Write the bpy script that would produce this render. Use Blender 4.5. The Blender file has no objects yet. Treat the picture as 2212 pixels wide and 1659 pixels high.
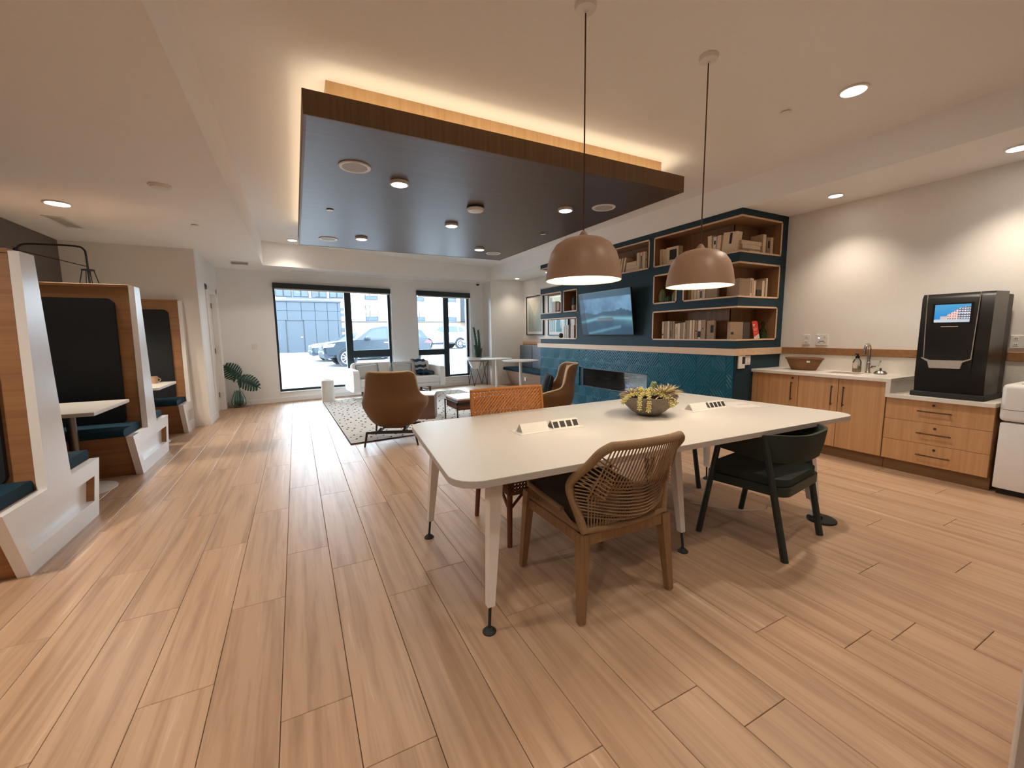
import bpy, bmesh, math, random
from mathutils import Vector, Matrix, noise
random.seed(7)
PI = math.pi
C = bpy.context.scene.collection
SC = bpy.context.scene
# ------------------------------------------------------------------ camera
cam_d = bpy.data.cameras.new('camera'); cam = bpy.data.objects.new('camera', cam_d); C.objects.link(cam)
cam_d.sensor_fit = 'HORIZONTAL'; cam_d.sensor_width = 36.0; cam_d.lens = 898.1765 / 2212 * 36
cam_d.clip_start = 0.05; cam_d.clip_end = 300
_y, _p, _r = math.radians(27.29066), math.radians(-6.9128), math.radians(-0.637115)
_f = Vector((math.sin(_y)*math.cos(_p), math.cos(_y)*math.cos(_p), math.sin(_p)))
_rt = Vector((math.cos(_y), -math.sin(_y), 0)); _up = _rt.cross(_f)
_r2 = math.cos(_r)*_rt + math.sin(_r)*_up; _u2 = -math.sin(_r)*_rt + math.cos(_r)*_up
cam.matrix_world = Matrix(((_r2.x, _u2.x, -_f.x, 0), (_r2.y, _u2.y, -_f.y, 0), (_r2.z, _u2.z, -_f.z, 1.42), (0, 0, 0, 1)))
SC.camera = cam
# ------------------------------------------------------------------ sky, lights, exposure
SC.view_settings.view_transform = 'Standard'; SC.view_settings.look = 'None'
SC.view_settings.gamma = 1.0; SC.view_settings.use_curve_mapping = False
SC.view_settings.exposure = 2.15
SKY = 5.0; WARM = (1.0, 0.86, 0.70); DOWN = 10.0
w = bpy.data.worlds.new('overcast'); SC.world = w; w.use_nodes = True
wb = w.node_tree.nodes['Background']; wb.inputs[0].default_value = (0.80, 0.91, 1.0, 1); wb.inputs[1].default_value = SKY
SC.cycles.use_denoising = True
SC.cycles.max_bounces = 12; SC.cycles.diffuse_bounces = 8; SC.cycles.glossy_bounces = 4; SC.cycles.transparent_max_bounces = 12
SC.cycles.sample_clamp_indirect = 6.0
SC.cycles.caustics_reflective = False; SC.cycles.caustics_refractive = False

# ------------------------------------------------------------------ materials
def _mat(name):
    m = bpy.data.materials.new(name); m.use_nodes = True
    nt = m.node_tree; return m, nt, nt.nodes['Principled BSDF']
def col(c): return (c[0], c[1], c[2], 1)
def _noise(nt, scale, detail=4, rough=0.6, stretch=None, coord='Object'):
    tc = nt.nodes.new('ShaderNodeTexCoord'); n = nt.nodes.new('ShaderNodeTexNoise')
    n.inputs['Scale'].default_value = scale; n.inputs['Detail'].default_value = detail; n.inputs['Roughness'].default_value = rough
    if stretch:
        mp = nt.nodes.new('ShaderNodeMapping'); mp.inputs['Scale'].default_value = stretch
        nt.links.new(tc.outputs[coord], mp.inputs[0]); nt.links.new(mp.outputs[0], n.inputs['Vector'])
    else: nt.links.new(tc.outputs[coord], n.inputs['Vector'])
    return n
def _ramp(nt, stops):
    r = nt.nodes.new('ShaderNodeValToRGB'); e = r.color_ramp.elements
    while len(e) < len(stops): e.new(0.5)
    for i, (p, c) in enumerate(stops): e[i].position = p; e[i].color = col(c)
    return r
def mk(name, c, rough=0.5, var=0.06, scale=30, bump=0.0, bscale=None, metal=0.0, stretch=None, coat=0.0, spec=0.5, sheen=0.0):
    m, nt, b = _mat(name)
    n = _noise(nt, scale, stretch=stretch)
    r = _ramp(nt, [(0.25, tuple(x*(1-var) for x in c)), (0.75, tuple(min(1, x*(1+var)) for x in c))])
    nt.links.new(n.outputs['Fac'], r.inputs[0]); nt.links.new(r.outputs[0], b.inputs['Base Color'])
    b.inputs['Roughness'].default_value = rough; b.inputs['Metallic'].default_value = metal
    b.inputs['Specular IOR Level'].default_value = spec
    if coat: b.inputs['Coat Weight'].default_value = coat; b.inputs['Coat Roughness'].default_value = 0.1
    if sheen: b.inputs['Sheen Weight'].default_value = sheen
    if bump:
        n2 = _noise(nt, bscale or scale, stretch=stretch); bp = nt.nodes.new('ShaderNodeBump')
        bp.inputs['Strength'].default_value = bump; bp.inputs['Distance'].default_value = 0.004
        nt.links.new(n2.outputs['Fac'], bp.inputs['Height']); nt.links.new(bp.outputs[0], b.inputs['Normal'])
    return m
def wood(name, c1, c2, axis='y', scale=3.0, rough=0.45, rnd=0.0, streak=9.0, spec=0.5, light=None):
    m, nt, b = _mat(name)
    st = {'x': (0.35, streak, streak), 'y': (streak, 0.35, streak), 'z': (streak, streak, 0.35)}[axis]
    tc = nt.nodes.new('ShaderNodeTexCoord'); mp = nt.nodes.new('ShaderNodeMapping'); mp.inputs['Scale'].default_value = st
    nt.links.new(tc.outputs['Object'], mp.inputs[0])
    if rnd:
        oi = nt.nodes.new('ShaderNodeObjectInfo'); vm = nt.nodes.new('ShaderNodeVectorMath'); vm.operation = 'ADD'
        mu = nt.nodes.new('ShaderNodeMath'); mu.operation = 'MULTIPLY'; mu.inputs[1].default_value = 57.0
        nt.links.new(oi.outputs['Random'], mu.inputs[0])
        nt.links.new(mp.outputs[0], vm.inputs[0]); nt.links.new(mu.outputs[0], vm.inputs[1]); src = vm.outputs[0]
    else: src = mp.outputs[0]
    n = nt.nodes.new('ShaderNodeTexNoise'); n.inputs['Scale'].default_value = scale; n.inputs['Detail'].default_value = 6; n.inputs['Roughness'].default_value = 0.62; n.inputs['Distortion'].default_value = 0.35
    nt.links.new(src, n.inputs['Vector'])
    stops = [(0.3, c1), (0.68, c2)]
    if light: stops = [(0.28, c1), (0.55, c2), (0.62, c2), (0.74, light)]
    r = _ramp(nt, stops); nt.links.new(n.outputs['Fac'], r.inputs[0])
    out = r.outputs[0]
    if rnd:
        hs = nt.nodes.new('ShaderNodeHueSaturation'); mr = nt.nodes.new('ShaderNodeMapRange')
        mr.inputs['To Min'].default_value = 1-rnd; mr.inputs['To Max'].default_value = 1+rnd
        nt.links.new(oi.outputs['Random'], mr.inputs['Value']); nt.links.new(mr.outputs[0], hs.inputs['Value']); nt.links.new(out, hs.inputs['Color']); out = hs.outputs[0]
    nt.links.new(out, b.inputs['Base Color']); b.inputs['Roughness'].default_value = rough; b.inputs['Specular IOR Level'].default_value = spec
    bp = nt.nodes.new('ShaderNodeBump'); bp.inputs['Strength'].default_value = 0.12; bp.inputs['Distance'].default_value = 0.002
    nt.links.new(n.outputs['Fac'], bp.inputs['Height']); nt.links.new(bp.outputs[0], b.inputs['Normal'])
    return m
def emit(name, c, s):
    m, nt, b = _mat(name); b.inputs['Base Color'].default_value = col(c)
    b.inputs['Emission Color'].default_value = col(c); b.inputs['Emission Strength'].default_value = s; b.inputs['Roughness'].default_value = 0.6
    return m
def painted(name, e=0.0, rough=0.5, spec=0.3):           # flat print or lit screen: colours from the mesh's own print layer
    m, nt, b = _mat(name); a = nt.nodes.new('ShaderNodeAttribute'); a.attribute_name = 'print'
    nt.links.new(a.outputs['Color'], b.inputs['Base Color']); b.inputs['Roughness'].default_value = rough; b.inputs['Specular IOR Level'].default_value = spec
    if e:
        nt.links.new(a.outputs['Color'], b.inputs['Emission Color']); b.inputs['Emission Strength'].default_value = e
    return m
def pane(name, tint=(0.93, 0.97, 1.0), refl=0.06):
    m = bpy.data.materials.new(name); m.use_nodes = True; nt = m.node_tree; nt.nodes.clear()
    o = nt.nodes.new('ShaderNodeOutputMaterial'); mx = nt.nodes.new('ShaderNodeMixShader'); t = nt.nodes.new('ShaderNodeBsdfTransparent'); g = nt.nodes.new('ShaderNodeBsdfGlossy')
    t.inputs[0].default_value = col(tint); g.inputs['Roughness'].default_value = 0.02
    lw = nt.nodes.new('ShaderNodeFresnel'); lw.inputs['IOR'].default_value = 1.35
    nt.links.new(lw.outputs[0], mx.inputs[0]); nt.links.new(t.outputs[0], mx.inputs[1]); nt.links.new(g.outputs[0], mx.inputs[2]); nt.links.new(mx.outputs[0], o.inputs[0])
    return m
M = dict(
 wall=mk('wall_paint', (0.80, 0.77, 0.73), 0.7, 0.02, 60, 0.05, 220), wallw=mk('white_paint', (0.83, 0.83, 0.82), 0.65, 0.02, 60, 0.05, 220),
 ceil=mk('ceiling_paint', (0.83, 0.80, 0.77), 0.85, 0.02, 60, 0.06, 260), ceilw=mk('soffit_paint', (0.86, 0.845, 0.825), 0.8, 0.02, 60, 0.05, 260),
 darkwall=mk('charcoal_wallcovering', (0.16, 0.135, 0.12), 0.8, 0.35, 90, 0.3, 160),
 subfloor=mk('plank_joint', (0.09, 0.06, 0.04), 0.9),
 plank=wood('floor_plank', (0.33, 0.20, 0.12), (0.52, 0.345, 0.225), 'y', 2.2, 0.40, 0.05, 8.0, 0.38, light=(0.68, 0.52, 0.38)),
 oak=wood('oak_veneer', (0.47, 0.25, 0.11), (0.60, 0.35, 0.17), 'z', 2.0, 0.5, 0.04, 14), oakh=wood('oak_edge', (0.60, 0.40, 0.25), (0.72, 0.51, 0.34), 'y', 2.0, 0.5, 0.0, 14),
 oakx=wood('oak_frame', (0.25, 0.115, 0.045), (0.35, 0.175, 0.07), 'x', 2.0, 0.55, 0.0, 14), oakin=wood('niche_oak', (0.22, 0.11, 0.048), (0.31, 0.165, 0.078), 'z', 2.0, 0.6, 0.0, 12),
 cloudf=wood('cloud_fascia_wood', (0.105, 0.055, 0.020), (0.165, 0.09, 0.036), 'z', 2.5, 0.5, 0.0, 18), cloudb=wood('cloud_underside_wood', (0.060, 0.036, 0.026), (0.10, 0.062, 0.045), 'x', 2.0, 0.40, 0.0, 16, 0.8),
 cloudl=wood('light_oak_box', (0.56, 0.33, 0.15), (0.66, 0.42, 0.21), 'z', 2.0, 0.5, 0.0, 16),
 teal=mk('teal_paint', (0.013, 0.036, 0.050), 0.6, 0.08, 40, 0.05, 200, spec=0.25), tile=mk('teal_glazed_tile', (0.004, 0.095, 0.150), 0.32, 0.12, 12, 0.02, 50, spec=0.3),
 grout=mk('tile_grout', (0.015, 0.05, 0.07), 0.8), black=mk('black_metal', (0.012, 0.014, 0.016), 0.4, 0.1, 60), frame=mk('window_frame_black', (0.012, 0.022, 0.028), 0.42, 0.1, 30),
 blackp=mk('black_plastic', (0.010, 0.010, 0.011), 0.28, 0.1, 50), blackm=mk('black_matte', (0.02, 0.019, 0.018), 0.7, 0.15, 80), dimb=mk('machine_side', (0.022, 0.019, 0.017), 0.5, 0.15, 80),
 glass=pane('window_glass'), smoke=mk('fireplace_glass', (0.008, 0.010, 0.013), 0.03, 0.0, 5, coat=1.0, spec=0.9),
 white=mk('white_laminate', (0.66, 0.635, 0.595), 0.34, 0.015, 20), quartz=mk('white_quartz', (0.78, 0.74, 0.68), 0.25, 0.05, 55), whitem=mk('white_metal', (0.78, 0.76, 0.74), 0.35, 0.02, 30), edge=mk('table_edge_band', (0.50, 0.46, 0.43), 0.5, 0.03, 30),
 booth=mk('booth_laminate', (0.80, 0.80, 0.81), 0.24, 0.02, 30), navy=mk('navy_upholstery', (0.010, 0.040, 0.066), 0.8, 0.25, 260, 0.25, 500, spec=0.2), navyd=mk('black_upholstery', (0.008, 0.011, 0.015), 0.85, 0.3, 260, 0.25, 500),
 brown=mk('cognac_upholstery', (0.15, 0.066, 0.017), 0.75, 0.28, 420, 0.2, 700, sheen=0.15), brownl=mk('cognac_inner', (0.36, 0.19, 0.07), 0.6, 0.2, 300, 0.2, 600), piping=mk('rim_highlight', (0.55, 0.40, 0.24), 0.6),
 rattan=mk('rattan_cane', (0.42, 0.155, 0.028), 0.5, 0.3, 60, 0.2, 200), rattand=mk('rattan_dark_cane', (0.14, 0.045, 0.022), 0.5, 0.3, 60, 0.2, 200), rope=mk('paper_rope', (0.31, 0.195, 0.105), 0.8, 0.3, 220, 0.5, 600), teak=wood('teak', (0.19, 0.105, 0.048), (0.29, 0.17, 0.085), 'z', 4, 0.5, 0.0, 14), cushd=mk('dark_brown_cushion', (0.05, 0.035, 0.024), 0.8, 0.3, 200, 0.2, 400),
 green=mk('dark_green_wood', (0.016, 0.026, 0.023), 0.5, 0.15, 80), greenf=mk('dark_green_fabric', (0.024, 0.034, 0.027), 0.85, 0.3, 380, 0.25, 700),
 sofa=mk('white_sofa_fabric', (0.76, 0.75, 0.73), 0.9, 0.04, 200, 0.15, 500, sheen=0.2), pillow=mk('grey_linen', (0.50, 0.52, 0.52), 0.9, 0.1, 240, 0.2, 500), piped=mk('navy_piping', (0.03, 0.07, 0.10), 0.7), throw=mk('navy_throw', (0.012, 0.040, 0.075), 0.95, 0.4, 160, 0.5, 300),
 rug=mk('cream_rug', (0.70, 0.69, 0.66), 0.95, 0.10, 14, 0.6, 60, stretch=(1, 22, 1)), tuft=mk('charcoal_tuft', (0.02, 0.025, 0.035), 0.95, 0.3, 200), rugedge=mk('rug_binding', (0.05, 0.04, 0.045), 0.9),
 walnut=wood('walnut', (0.085, 0.035, 0.022), (0.17, 0.078, 0.045), 'x', 3, 0.4, 0.0, 14), marble=mk('grey_stone_top', (0.62, 0.62, 0.60), 0.25, 0.12, 9), leaf=mk('monstera_leaf', (0.012, 0.055, 0.033), 0.35, 0.35, 14), stem=mk('plant_stem', (0.05, 0.12, 0.05), 0.5, 0.2, 40), cactus=mk('cactus_skin', (0.030, 0.070, 0.050), 0.6, 0.4, 50),
 ceramic=mk('white_ceramic', (0.76, 0.75, 0.73), 0.35, 0.03, 25), crackle=mk('textured_white_ceramic', (0.66, 0.65, 0.62), 0.6, 0.10, 60, 0.6, 90), concrete=mk('concrete_bowl', (0.20, 0.165, 0.13), 0.85, 0.22, 40, 0.2, 120), sedum=mk('pale_green_sedum', (0.62, 0.56, 0.24), 0.55, 0.15, 60), air=mk('air_plant', (0.50, 0.42, 0.25), 0.6, 0.35, 30), stalk=mk('green_succulent', (0.20, 0.26, 0.12), 0.5, 0.25, 50), soil=mk('dark_moss', (0.04, 0.038, 0.025), 0.95, 0.4, 80, 0.8, 90),
 shade=mk('taupe_lamp_shade', (0.42, 0.265, 0.18), 0.42, 0.05, 60), cord=mk('brown_cord', (0.10, 0.05, 0.025), 0.8), inner=mk('white_enamel', (0.85, 0.80, 0.70), 0.5, 0.02, 30), bulb=emit('pendant_diffuser', (1.0, 0.84, 0.58), 0.9), disc=emit('downlight_lens', (1.0, 0.94, 0.86), 6.0), plastic=mk('white_plastic', (0.78, 0.76, 0.72), 0.4, 0.02, 40), grille=mk('speaker_grille', (0.42, 0.40, 0.38), 0.6, 0.3, 400), ventd=mk('vent_dark', (0.10, 0.09, 0.085), 0.7), dvent=mk('vent_cavity', (0.10, 0.17, 0.20), 0.7),
 chrome=mk('chrome', (0.55, 0.52, 0.48), 0.16, 0.02, 20, metal=1.0), steel=mk('brushed_steel', (0.22, 0.20, 0.185), 0.35, 0.05, 30, metal=1.0), bronze=mk('bronze_pull', (0.10, 0.062, 0.032), 0.4, 0.1, 40, metal=0.6), toe=wood('toe_kick', (0.20, 0.105, 0.045), (0.30, 0.165, 0.075), 'y', 2, 0.55, 0.0, 12),
 wicker=mk('brown_wicker', (0.20, 0.085, 0.030), 0.6, 0.4, 90, 0.5, 200), silver=mk('silver_trim', (0.62, 0.58, 0.54), 0.3, 0.1, 60, metal=0.5), sparkle=mk('brushed_edge', (0.30, 0.29, 0.28), 0.4, 0.5, 300, metal=0.4),
 bookc=mk('cream_book_paper', (0.74, 0.58, 0.41), 0.85, 0.22, 70), bookd=mk('dim_print_cover', (0.36, 0.25, 0.16), 0.85, 0.45, 90), bookk=mk('dark_book_cover', (0.08, 0.06, 0.045), 0.8, 0.5, 60), pages=mk('book_pages', (0.66, 0.56, 0.42), 0.9, 0.08, 200, stretch=(1, 60, 1)), bookw=mk('white_book', (0.70, 0.64, 0.60), 0.85, 0.12, 60), ink=mk('black_print', (0.02, 0.018, 0.016), 0.8), red=mk('red_leaflet', (0.62, 0.035, 0.02), 0.5), bottleg=pane('green_bottle_glass', (0.55, 0.75, 0.55)), clear=pane('clear_plastic', (0.92, 0.93, 0.9)), vaseg=pane('vase_glass', (0.62, 0.76, 0.74)), liquid=mk('soap_liquid', (0.70, 0.60, 0.45), 0.2, 0.05, 20),
 art=painted('art_print', 0.0, 0.4), screen=painted('lit_screen', 0.17, 0.35), mat_board=mk('picture_mount', (0.78, 0.76, 0.72), 0.7, 0.02, 40), red_light=mk('tail_light', (0.25, 0.02, 0.025), 0.3), bench=wood('bench_oak', (0.36, 0.25, 0.18), (0.46, 0.33, 0.25), 'y', 3, 0.5, 0.0, 10), greyf=mk('grey_upholstery', (0.17, 0.19, 0.215), 0.9, 0.25, 300, 0.2, 600),
 asphalt=mk('pale_paving', (0.16, 0.165, 0.17), 0.9, 0.25, 1.2, spec=0.2, stretch=(.3, 2.5, 1)), panel=mk('grey_cladding_panel', (0.016, 0.026, 0.037), 0.6, 0.05, 1.0), panelj=mk('cladding_joint', (0.008, 0.013, 0.019), 0.8), stucco=mk('white_stucco', (0.75, 0.75, 0.74), 0.8, 0.03, 4), brick=mk('tan_brick', (0.16, 0.115, 0.085), 0.9, 0.2, 8, stretch=(1, 1, 6)), bglass=mk('blue_glazing', (0.016, 0.030, 0.042), 0.2, 0.3, 0.7, spec=0.35), carp=mk('dark_car_paint', (0.012, 0.021, 0.030), 0.3, 0.1, 4, spec=0.35), carg=mk('grey_car_paint', (0.035, 0.05, 0.065), 0.35, 0.05, 4, spec=0.3), carw=mk('white_car_paint', (0.72, 0.72, 0.72), 0.3, 0.03, 4, coat=0.6), carglass=mk('car_window', (0.012, 0.025, 0.032), 0.08, 0.1, 4, spec=0.4), tyre=mk('tyre_rubber', (0.012, 0.017, 0.022), 0.85, spec=0.2), alloy=mk('alloy_wheel', (0.25, 0.26, 0.28), 0.4, 0.05, 20, spec=0.4), lamp=mk('head_lamp', (0.75, 0.76, 0.76), 0.2), clad=mk('car_cladding', (0.02, 0.028, 0.036), 0.7, spec=0.2), stripe=mk('paving_joint', (0.05, 0.065, 0.075), 0.9), mirror=mk('smoked_mirror', (0.40, 0.45, 0.48), 0.06, 0.05, 6, metal=0.9), glow=emit('ember_strip', (0.35, 0.35, 1.0), 1.6), ember=None, led=emit('cove_led', (1.0, 0.84, 0.60), 1.0), blue_led=emit('usb_indicator', (0.4, 0.5, 1.0), 4.0), uslot=mk('socket_slot', (0.03, 0.025, 0.02), 0.6), terracotta=mk('pinkish_pot', (0.52, 0.36, 0.27), 0.7), ball=mk('brown_ball', (0.07, 0.03, 0.022), 0.6, 0.4, 60, 0.5, 90), mugm=mk('tan_mug', (0.42, 0.27, 0.18), 0.4), bead=mk('wall_end_paint', (0.40, 0.35, 0.32), 0.7, 0.05, 80, 0.2, 200), beadw=mk('bead_highlight', (0.75, 0.70, 0.66), 0.6),
)
_m, _nt, _b = _mat('lit_crushed_glass'); _n = _noise(_nt, 45, 6); _rp = _ramp(_nt, [(0.35, (0.10, 0.13, 0.17)), (0.52, (0.62, 0.72, 0.80))])
_nt.links.new(_n.outputs['Fac'], _rp.inputs[0]); _nt.links.new(_rp.outputs[0], _b.inputs['Base Color']); _nt.links.new(_rp.outputs[0], _b.inputs['Emission Color']); _b.inputs['Emission Strength'].default_value = 0.11; _b.inputs['Roughness'].default_value = 0.3
M['ember'] = _m
# ------------------------------------------------------------------ mesh builder
class MB:
    def __init__(s): s.bm = bmesh.new(); s.M = None; s.cols = []
    def _v(s, p):
        p = Vector(p); return s.bm.verts.new(s.M @ p if s.M else p)
    def faces(s, pts, fs):
        vs = [s._v(p) for p in pts]
        for f in fs:
            try: s.bm.faces.new([vs[i] for i in f])
            except ValueError: pass
        return s
    def box(s, x0, x1, y0, y1, z0, z1, bev=0.0, seg=1):
        if x1 < x0: x0, x1 = x1, x0
        if y1 < y0: y0, y1 = y1, y0
        if bev <= 0:
            P = [(x0,y0,z0),(x1,y0,z0),(x1,y1,z0),(x0,y1,z0),(x0,y0,z1),(x1,y0,z1),(x1,y1,z1),(x0,y1,z1)]
            return s.faces(P, [(0,3,2,1),(4,5,6,7),(0,1,5,4),(1,2,6,5),(2,3,7,6),(3,0,4,7)])
        t = bmesh.new(); bmesh.ops.create_cube(t, size=1.0)
        for v in t.verts: v.co = Vector(((x0+x1)/2+v.co.x*(x1-x0), (y0+y1)/2+v.co.y*(y1-y0), (z0+z1)/2+v.co.z*(z1-z0)))
        b = min(bev, 0.49*min(x1-x0, y1-y0, z1-z0))
        bmesh.ops.bevel(t, geom=list(t.edges), offset=b, segments=seg, affect='EDGES', profile=0.5)
        return s.merge(t)
    def merge(s, t):
        mp = {v: s._v(v.co) for v in t.verts}
        for f in t.faces:
            try: s.bm.faces.new([mp[v] for v in f.verts])
            except ValueError: pass
        t.free(); return s
    def cone(s, p0, p1, r0, r1=None, n=12, cap=True, rot=0.0):
        p0, p1 = Vector(p0), Vector(p1); r1 = r0 if r1 is None else r1
        d = (p1-p0).normalized(); a = Vector((0,0,1)) if abs(d.z) < 0.9 else Vector((1,0,0))
        u = d.cross(a).normalized(); v = u.cross(d)
        P = []
        for p, r in ((p0, r0), (p1, r1)):
            for i in range(n):
                t = 2*PI*i/n+rot; P.append(p+u*(r*math.cos(t))+v*(r*math.sin(t)))
        F = [(i, i+n, (i+1) % n+n, (i+1) % n) for i in range(n)]
        if cap: F += [tuple(range(n)), tuple(range(2*n-1, n-1, -1))]
        return s.faces(P, F)
    def post(s, p0, p1, w0, w1, d0=None, d1=None):           # rectangular tapered post between two points, sides parallel to X and Y
        d0 = d0 or w0; d1 = d1 or w1; P = []
        for p, a, b in ((p0, w0, d0), (p1, w1, d1)):
            for sx, sy in ((-1,-1),(1,-1),(1,1),(-1,1)): P.append((p[0]+sx*a/2, p[1]+sy*b/2, p[2]))
        return s.faces(P, [(0,1,2,3),(7,6,5,4),(0,4,5,1),(1,5,6,2),(2,6,7,3),(3,7,4,0)])
    def tube(s, pts, r, n=8, closed=False, flat=1.0):
        pts = [Vector(p) for p in pts]; N = len(pts); rings = []
        prev = None
        for i, p in enumerate(pts):
            a = pts[(i-1) % N] if (closed or i) else p; b = pts[(i+1) % N] if (closed or i < N-1) else p
            d = (b-a).normalized()
            if prev is None:
                h = Vector((0,0,1)) if abs(d.z) < 0.9 else Vector((1,0,0)); u = d.cross(h).normalized()
            else:
                u = prev-d*prev.dot(d); u = u.normalized() if u.length > 1e-6 else d.orthogonal().normalized()
            prev = u; v = d.cross(u); rr = r[i] if isinstance(r, (list, tuple)) else r
            rings.append([p+u*(rr*math.cos(2*PI*k/n))+v*(rr*flat*math.sin(2*PI*k/n)) for k in range(n)])
        P = [q for R in rings for q in R]; F = []
        for i in range(N if closed else N-1):
            j = (i+1) % N
            for k in range(n): F.append((i*n+k, i*n+(k+1) % n, j*n+(k+1) % n, j*n+k))
        if not closed: F += [tuple(range(n-1, -1, -1)), tuple(range((N-1)*n, N*n))]
        return s.faces(P, F)
    def lathe(s, prof, n=24, c=(0,0,0), wob=None):
        P = []; c = Vector(c)
        for i, (r, z) in enumerate(prof):
            for k in range(n):
                t = 2*PI*k/n; q = r*(1+(wob(t, z) if wob else 0)); P.append(c+Vector((q*math.cos(t), q*math.sin(t), z)))
        F = []
        for i in range(len(prof)-1):
            for k in range(n): F.append((i*n+k, i*n+(k+1) % n, (i+1)*n+(k+1) % n, (i+1)*n+k))
        F += [tuple(range(n-1, -1, -1)), tuple(range((len(prof)-1)*n, len(prof)*n))]
        return s.faces(P, F)
    def prism(s, poly, a0, a1, axis='z'):                     # polygon extruded along an axis; poly in the other two axes, in x-y-z order
        n = len(poly)
        def q(p, a): return {'z': (p[0], p[1], a), 'y': (p[0], a, p[1]), 'x': (a, p[0], p[1])}[axis]
        P = [q(p, a0) for p in poly]+[q(p, a1) for p in poly]
        F = [tuple(range(n-1, -1, -1)), tuple(range(n, 2*n))]+[(i, (i+1) % n, (i+1) % n+n, i+n) for i in range(n)]
        return s.faces(P, F)
    def ball(s, c, r, n=10, m=7, sc=(1,1,1)):
        P = []; c = Vector(c); F = []
        for i in range(m+1):
            a = PI*i/m
            for k in range(n): P.append(c+Vector((r*sc[0]*math.sin(a)*math.cos(2*PI*k/n), r*sc[1]*math.sin(a)*math.sin(2*PI*k/n), -r*sc[2]*math.cos(a))))
        for i in range(m):
            for k in range(n): F.append((i*n+k, i*n+(k+1) % n, (i+1)*n+(k+1) % n, (i+1)*n+k))
        return s.faces(P, F)
    def grid(s, fn, nu, nv, colfn=None):
        P = [fn(i/nu, j/nv) for j in range(nv+1) for i in range(nu+1)]
        F = [(j*(nu+1)+i, j*(nu+1)+i+1, (j+1)*(nu+1)+i+1, (j+1)*(nu+1)+i) for j in range(nv) for i in range(nu)]
        if colfn: s.cols = [colfn(i/nu, j/nv) for j in range(nv+1) for i in range(nu+1)]
        return s.faces(P, F)
LOC = {}
def link(o, parent=None):
    C.objects.link(o)
    if parent: o.parent = parent
    return o
def build(name, mb, mat, parent=None, world=False, smooth=35, solid=0.0, sub=0, fixn=True, data_only=False):
    """one mesh object; world=True: builder coordinates are world coordinates. Top-level meshes get their origin at the base."""
    bm = mb.bm
    if parent is None or world:
        if parent is not None:
            Mi = LOC[parent.name].inverted(); bmesh.ops.transform(bm, matrix=Mi, verts=bm.verts)
    bmesh.ops.remove_doubles(bm, verts=bm.verts, dist=1e-6) if not mb.cols else None
    if fixn: bmesh.ops.recalc_face_normals(bm, faces=bm.faces)
    off = Vector((0,0,0))
    if parent is None:
        xs = [v.co for v in bm.verts]
        off = Vector(((min(v.x for v in xs)+max(v.x for v in xs))/2, (min(v.y for v in xs)+max(v.y for v in xs))/2, min(v.z for v in xs)))
        bmesh.ops.translate(bm, vec=-off, verts=bm.verts)
    me = bpy.data.meshes.new(name); bm.to_mesh(me); bm.free()
    if mb.cols:
        a = me.color_attributes.new('print', 'FLOAT_COLOR', 'POINT')
        for i, c in enumerate(mb.cols): a.data[i].color = (c[0], c[1], c[2], 1)
    me.materials.append(M[mat])
    if smooth:
        for p in me.polygons: p.use_smooth = True
        me.set_sharp_from_angle(angle=math.radians(smooth))
    o = bpy.data.objects.new(name, me)
    if parent is None: o.location = off; LOC[o.name] = Matrix.Translation(off)
    else: LOC[o.name] = LOC[parent.name]
    if solid:
        md = o.modifiers.new('thickness', 'SOLIDIFY'); md.thickness = abs(solid); md.offset = 1 if solid > 0 else -1
    if sub:
        md = o.modifiers.new('smooth', 'SUBSURF'); md.levels = sub; md.render_levels = sub
    link(o, parent); LOC[o.name] = LOC.get(o.name) or (LOC[parent.name] if parent else Matrix.Translation(off))
    return o
def tag(o, label, cat, group=None, kind=None):
    o['label'] = label; o['category'] = cat
    if group: o['group'] = group
    if kind: o['kind'] = kind
    return o
def thing(name, label, cat, loc=(0,0,0), rotz=0.0, group=None):
    o = bpy.data.objects.new(name, None); o.empty_display_size = 0.1; o.location = loc; o.rotation_euler = (0,0,rotz); C.objects.link(o)
    LOC[o.name] = Matrix.Translation(loc) @ Matrix.Rotation(rotz, 4, 'Z')
    return tag(o, label, cat, group)
def struct(name, mb, mat, **k):
    o = build(name, mb, mat, **k)
    if o.parent is None: o['kind'] = 'structure'
    return o
def stuff(o): o['kind'] = 'stuff'; return o
def copy_tree(o, loc, rotz=None, label=None):
    def cp(a, par):
        c = a.copy(); C.objects.link(c)
        if par: c.parent = par
        for ch in a.children: cp(ch, c)
        return c
    kids = list(o.children); r = o.copy(); C.objects.link(r); r.location = loc
    if rotz is not None: r.rotation_euler = (0,0,rotz)
    for ch in kids: cp(ch, r)
    if label: r['label'] = label
    LOC[r.name] = Matrix.Translation(loc) @ Matrix.Rotation(r.rotation_euler.z, 4, 'Z')
    return r
def light(name, kind, loc, energy, color=WARM, size=0.1, sizey=None, rot=(0,0,0), spot=None, blend=1.0):
    d = bpy.data.lights.new(name, kind); d.energy = energy; d.color = color
    if kind == 'AREA':
        d.size = size
        if sizey: d.shape = 'RECTANGLE'; d.size_y = sizey
    elif kind == 'SPOT': d.shadow_soft_size = size; d.spot_size = math.radians(spot); d.spot_blend = blend
    else: d.shadow_soft_size = size
    o = bpy.data.objects.new(name, d); o.location = loc; o.rotation_euler = rot; C.objects.link(o); return o
ORD = ['first','second','third','fourth','fifth','sixth','seventh','eighth','ninth','tenth','eleventh','twelfth','thirteenth','fourteenth','fifteenth','sixteenth','seventeenth']
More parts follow.
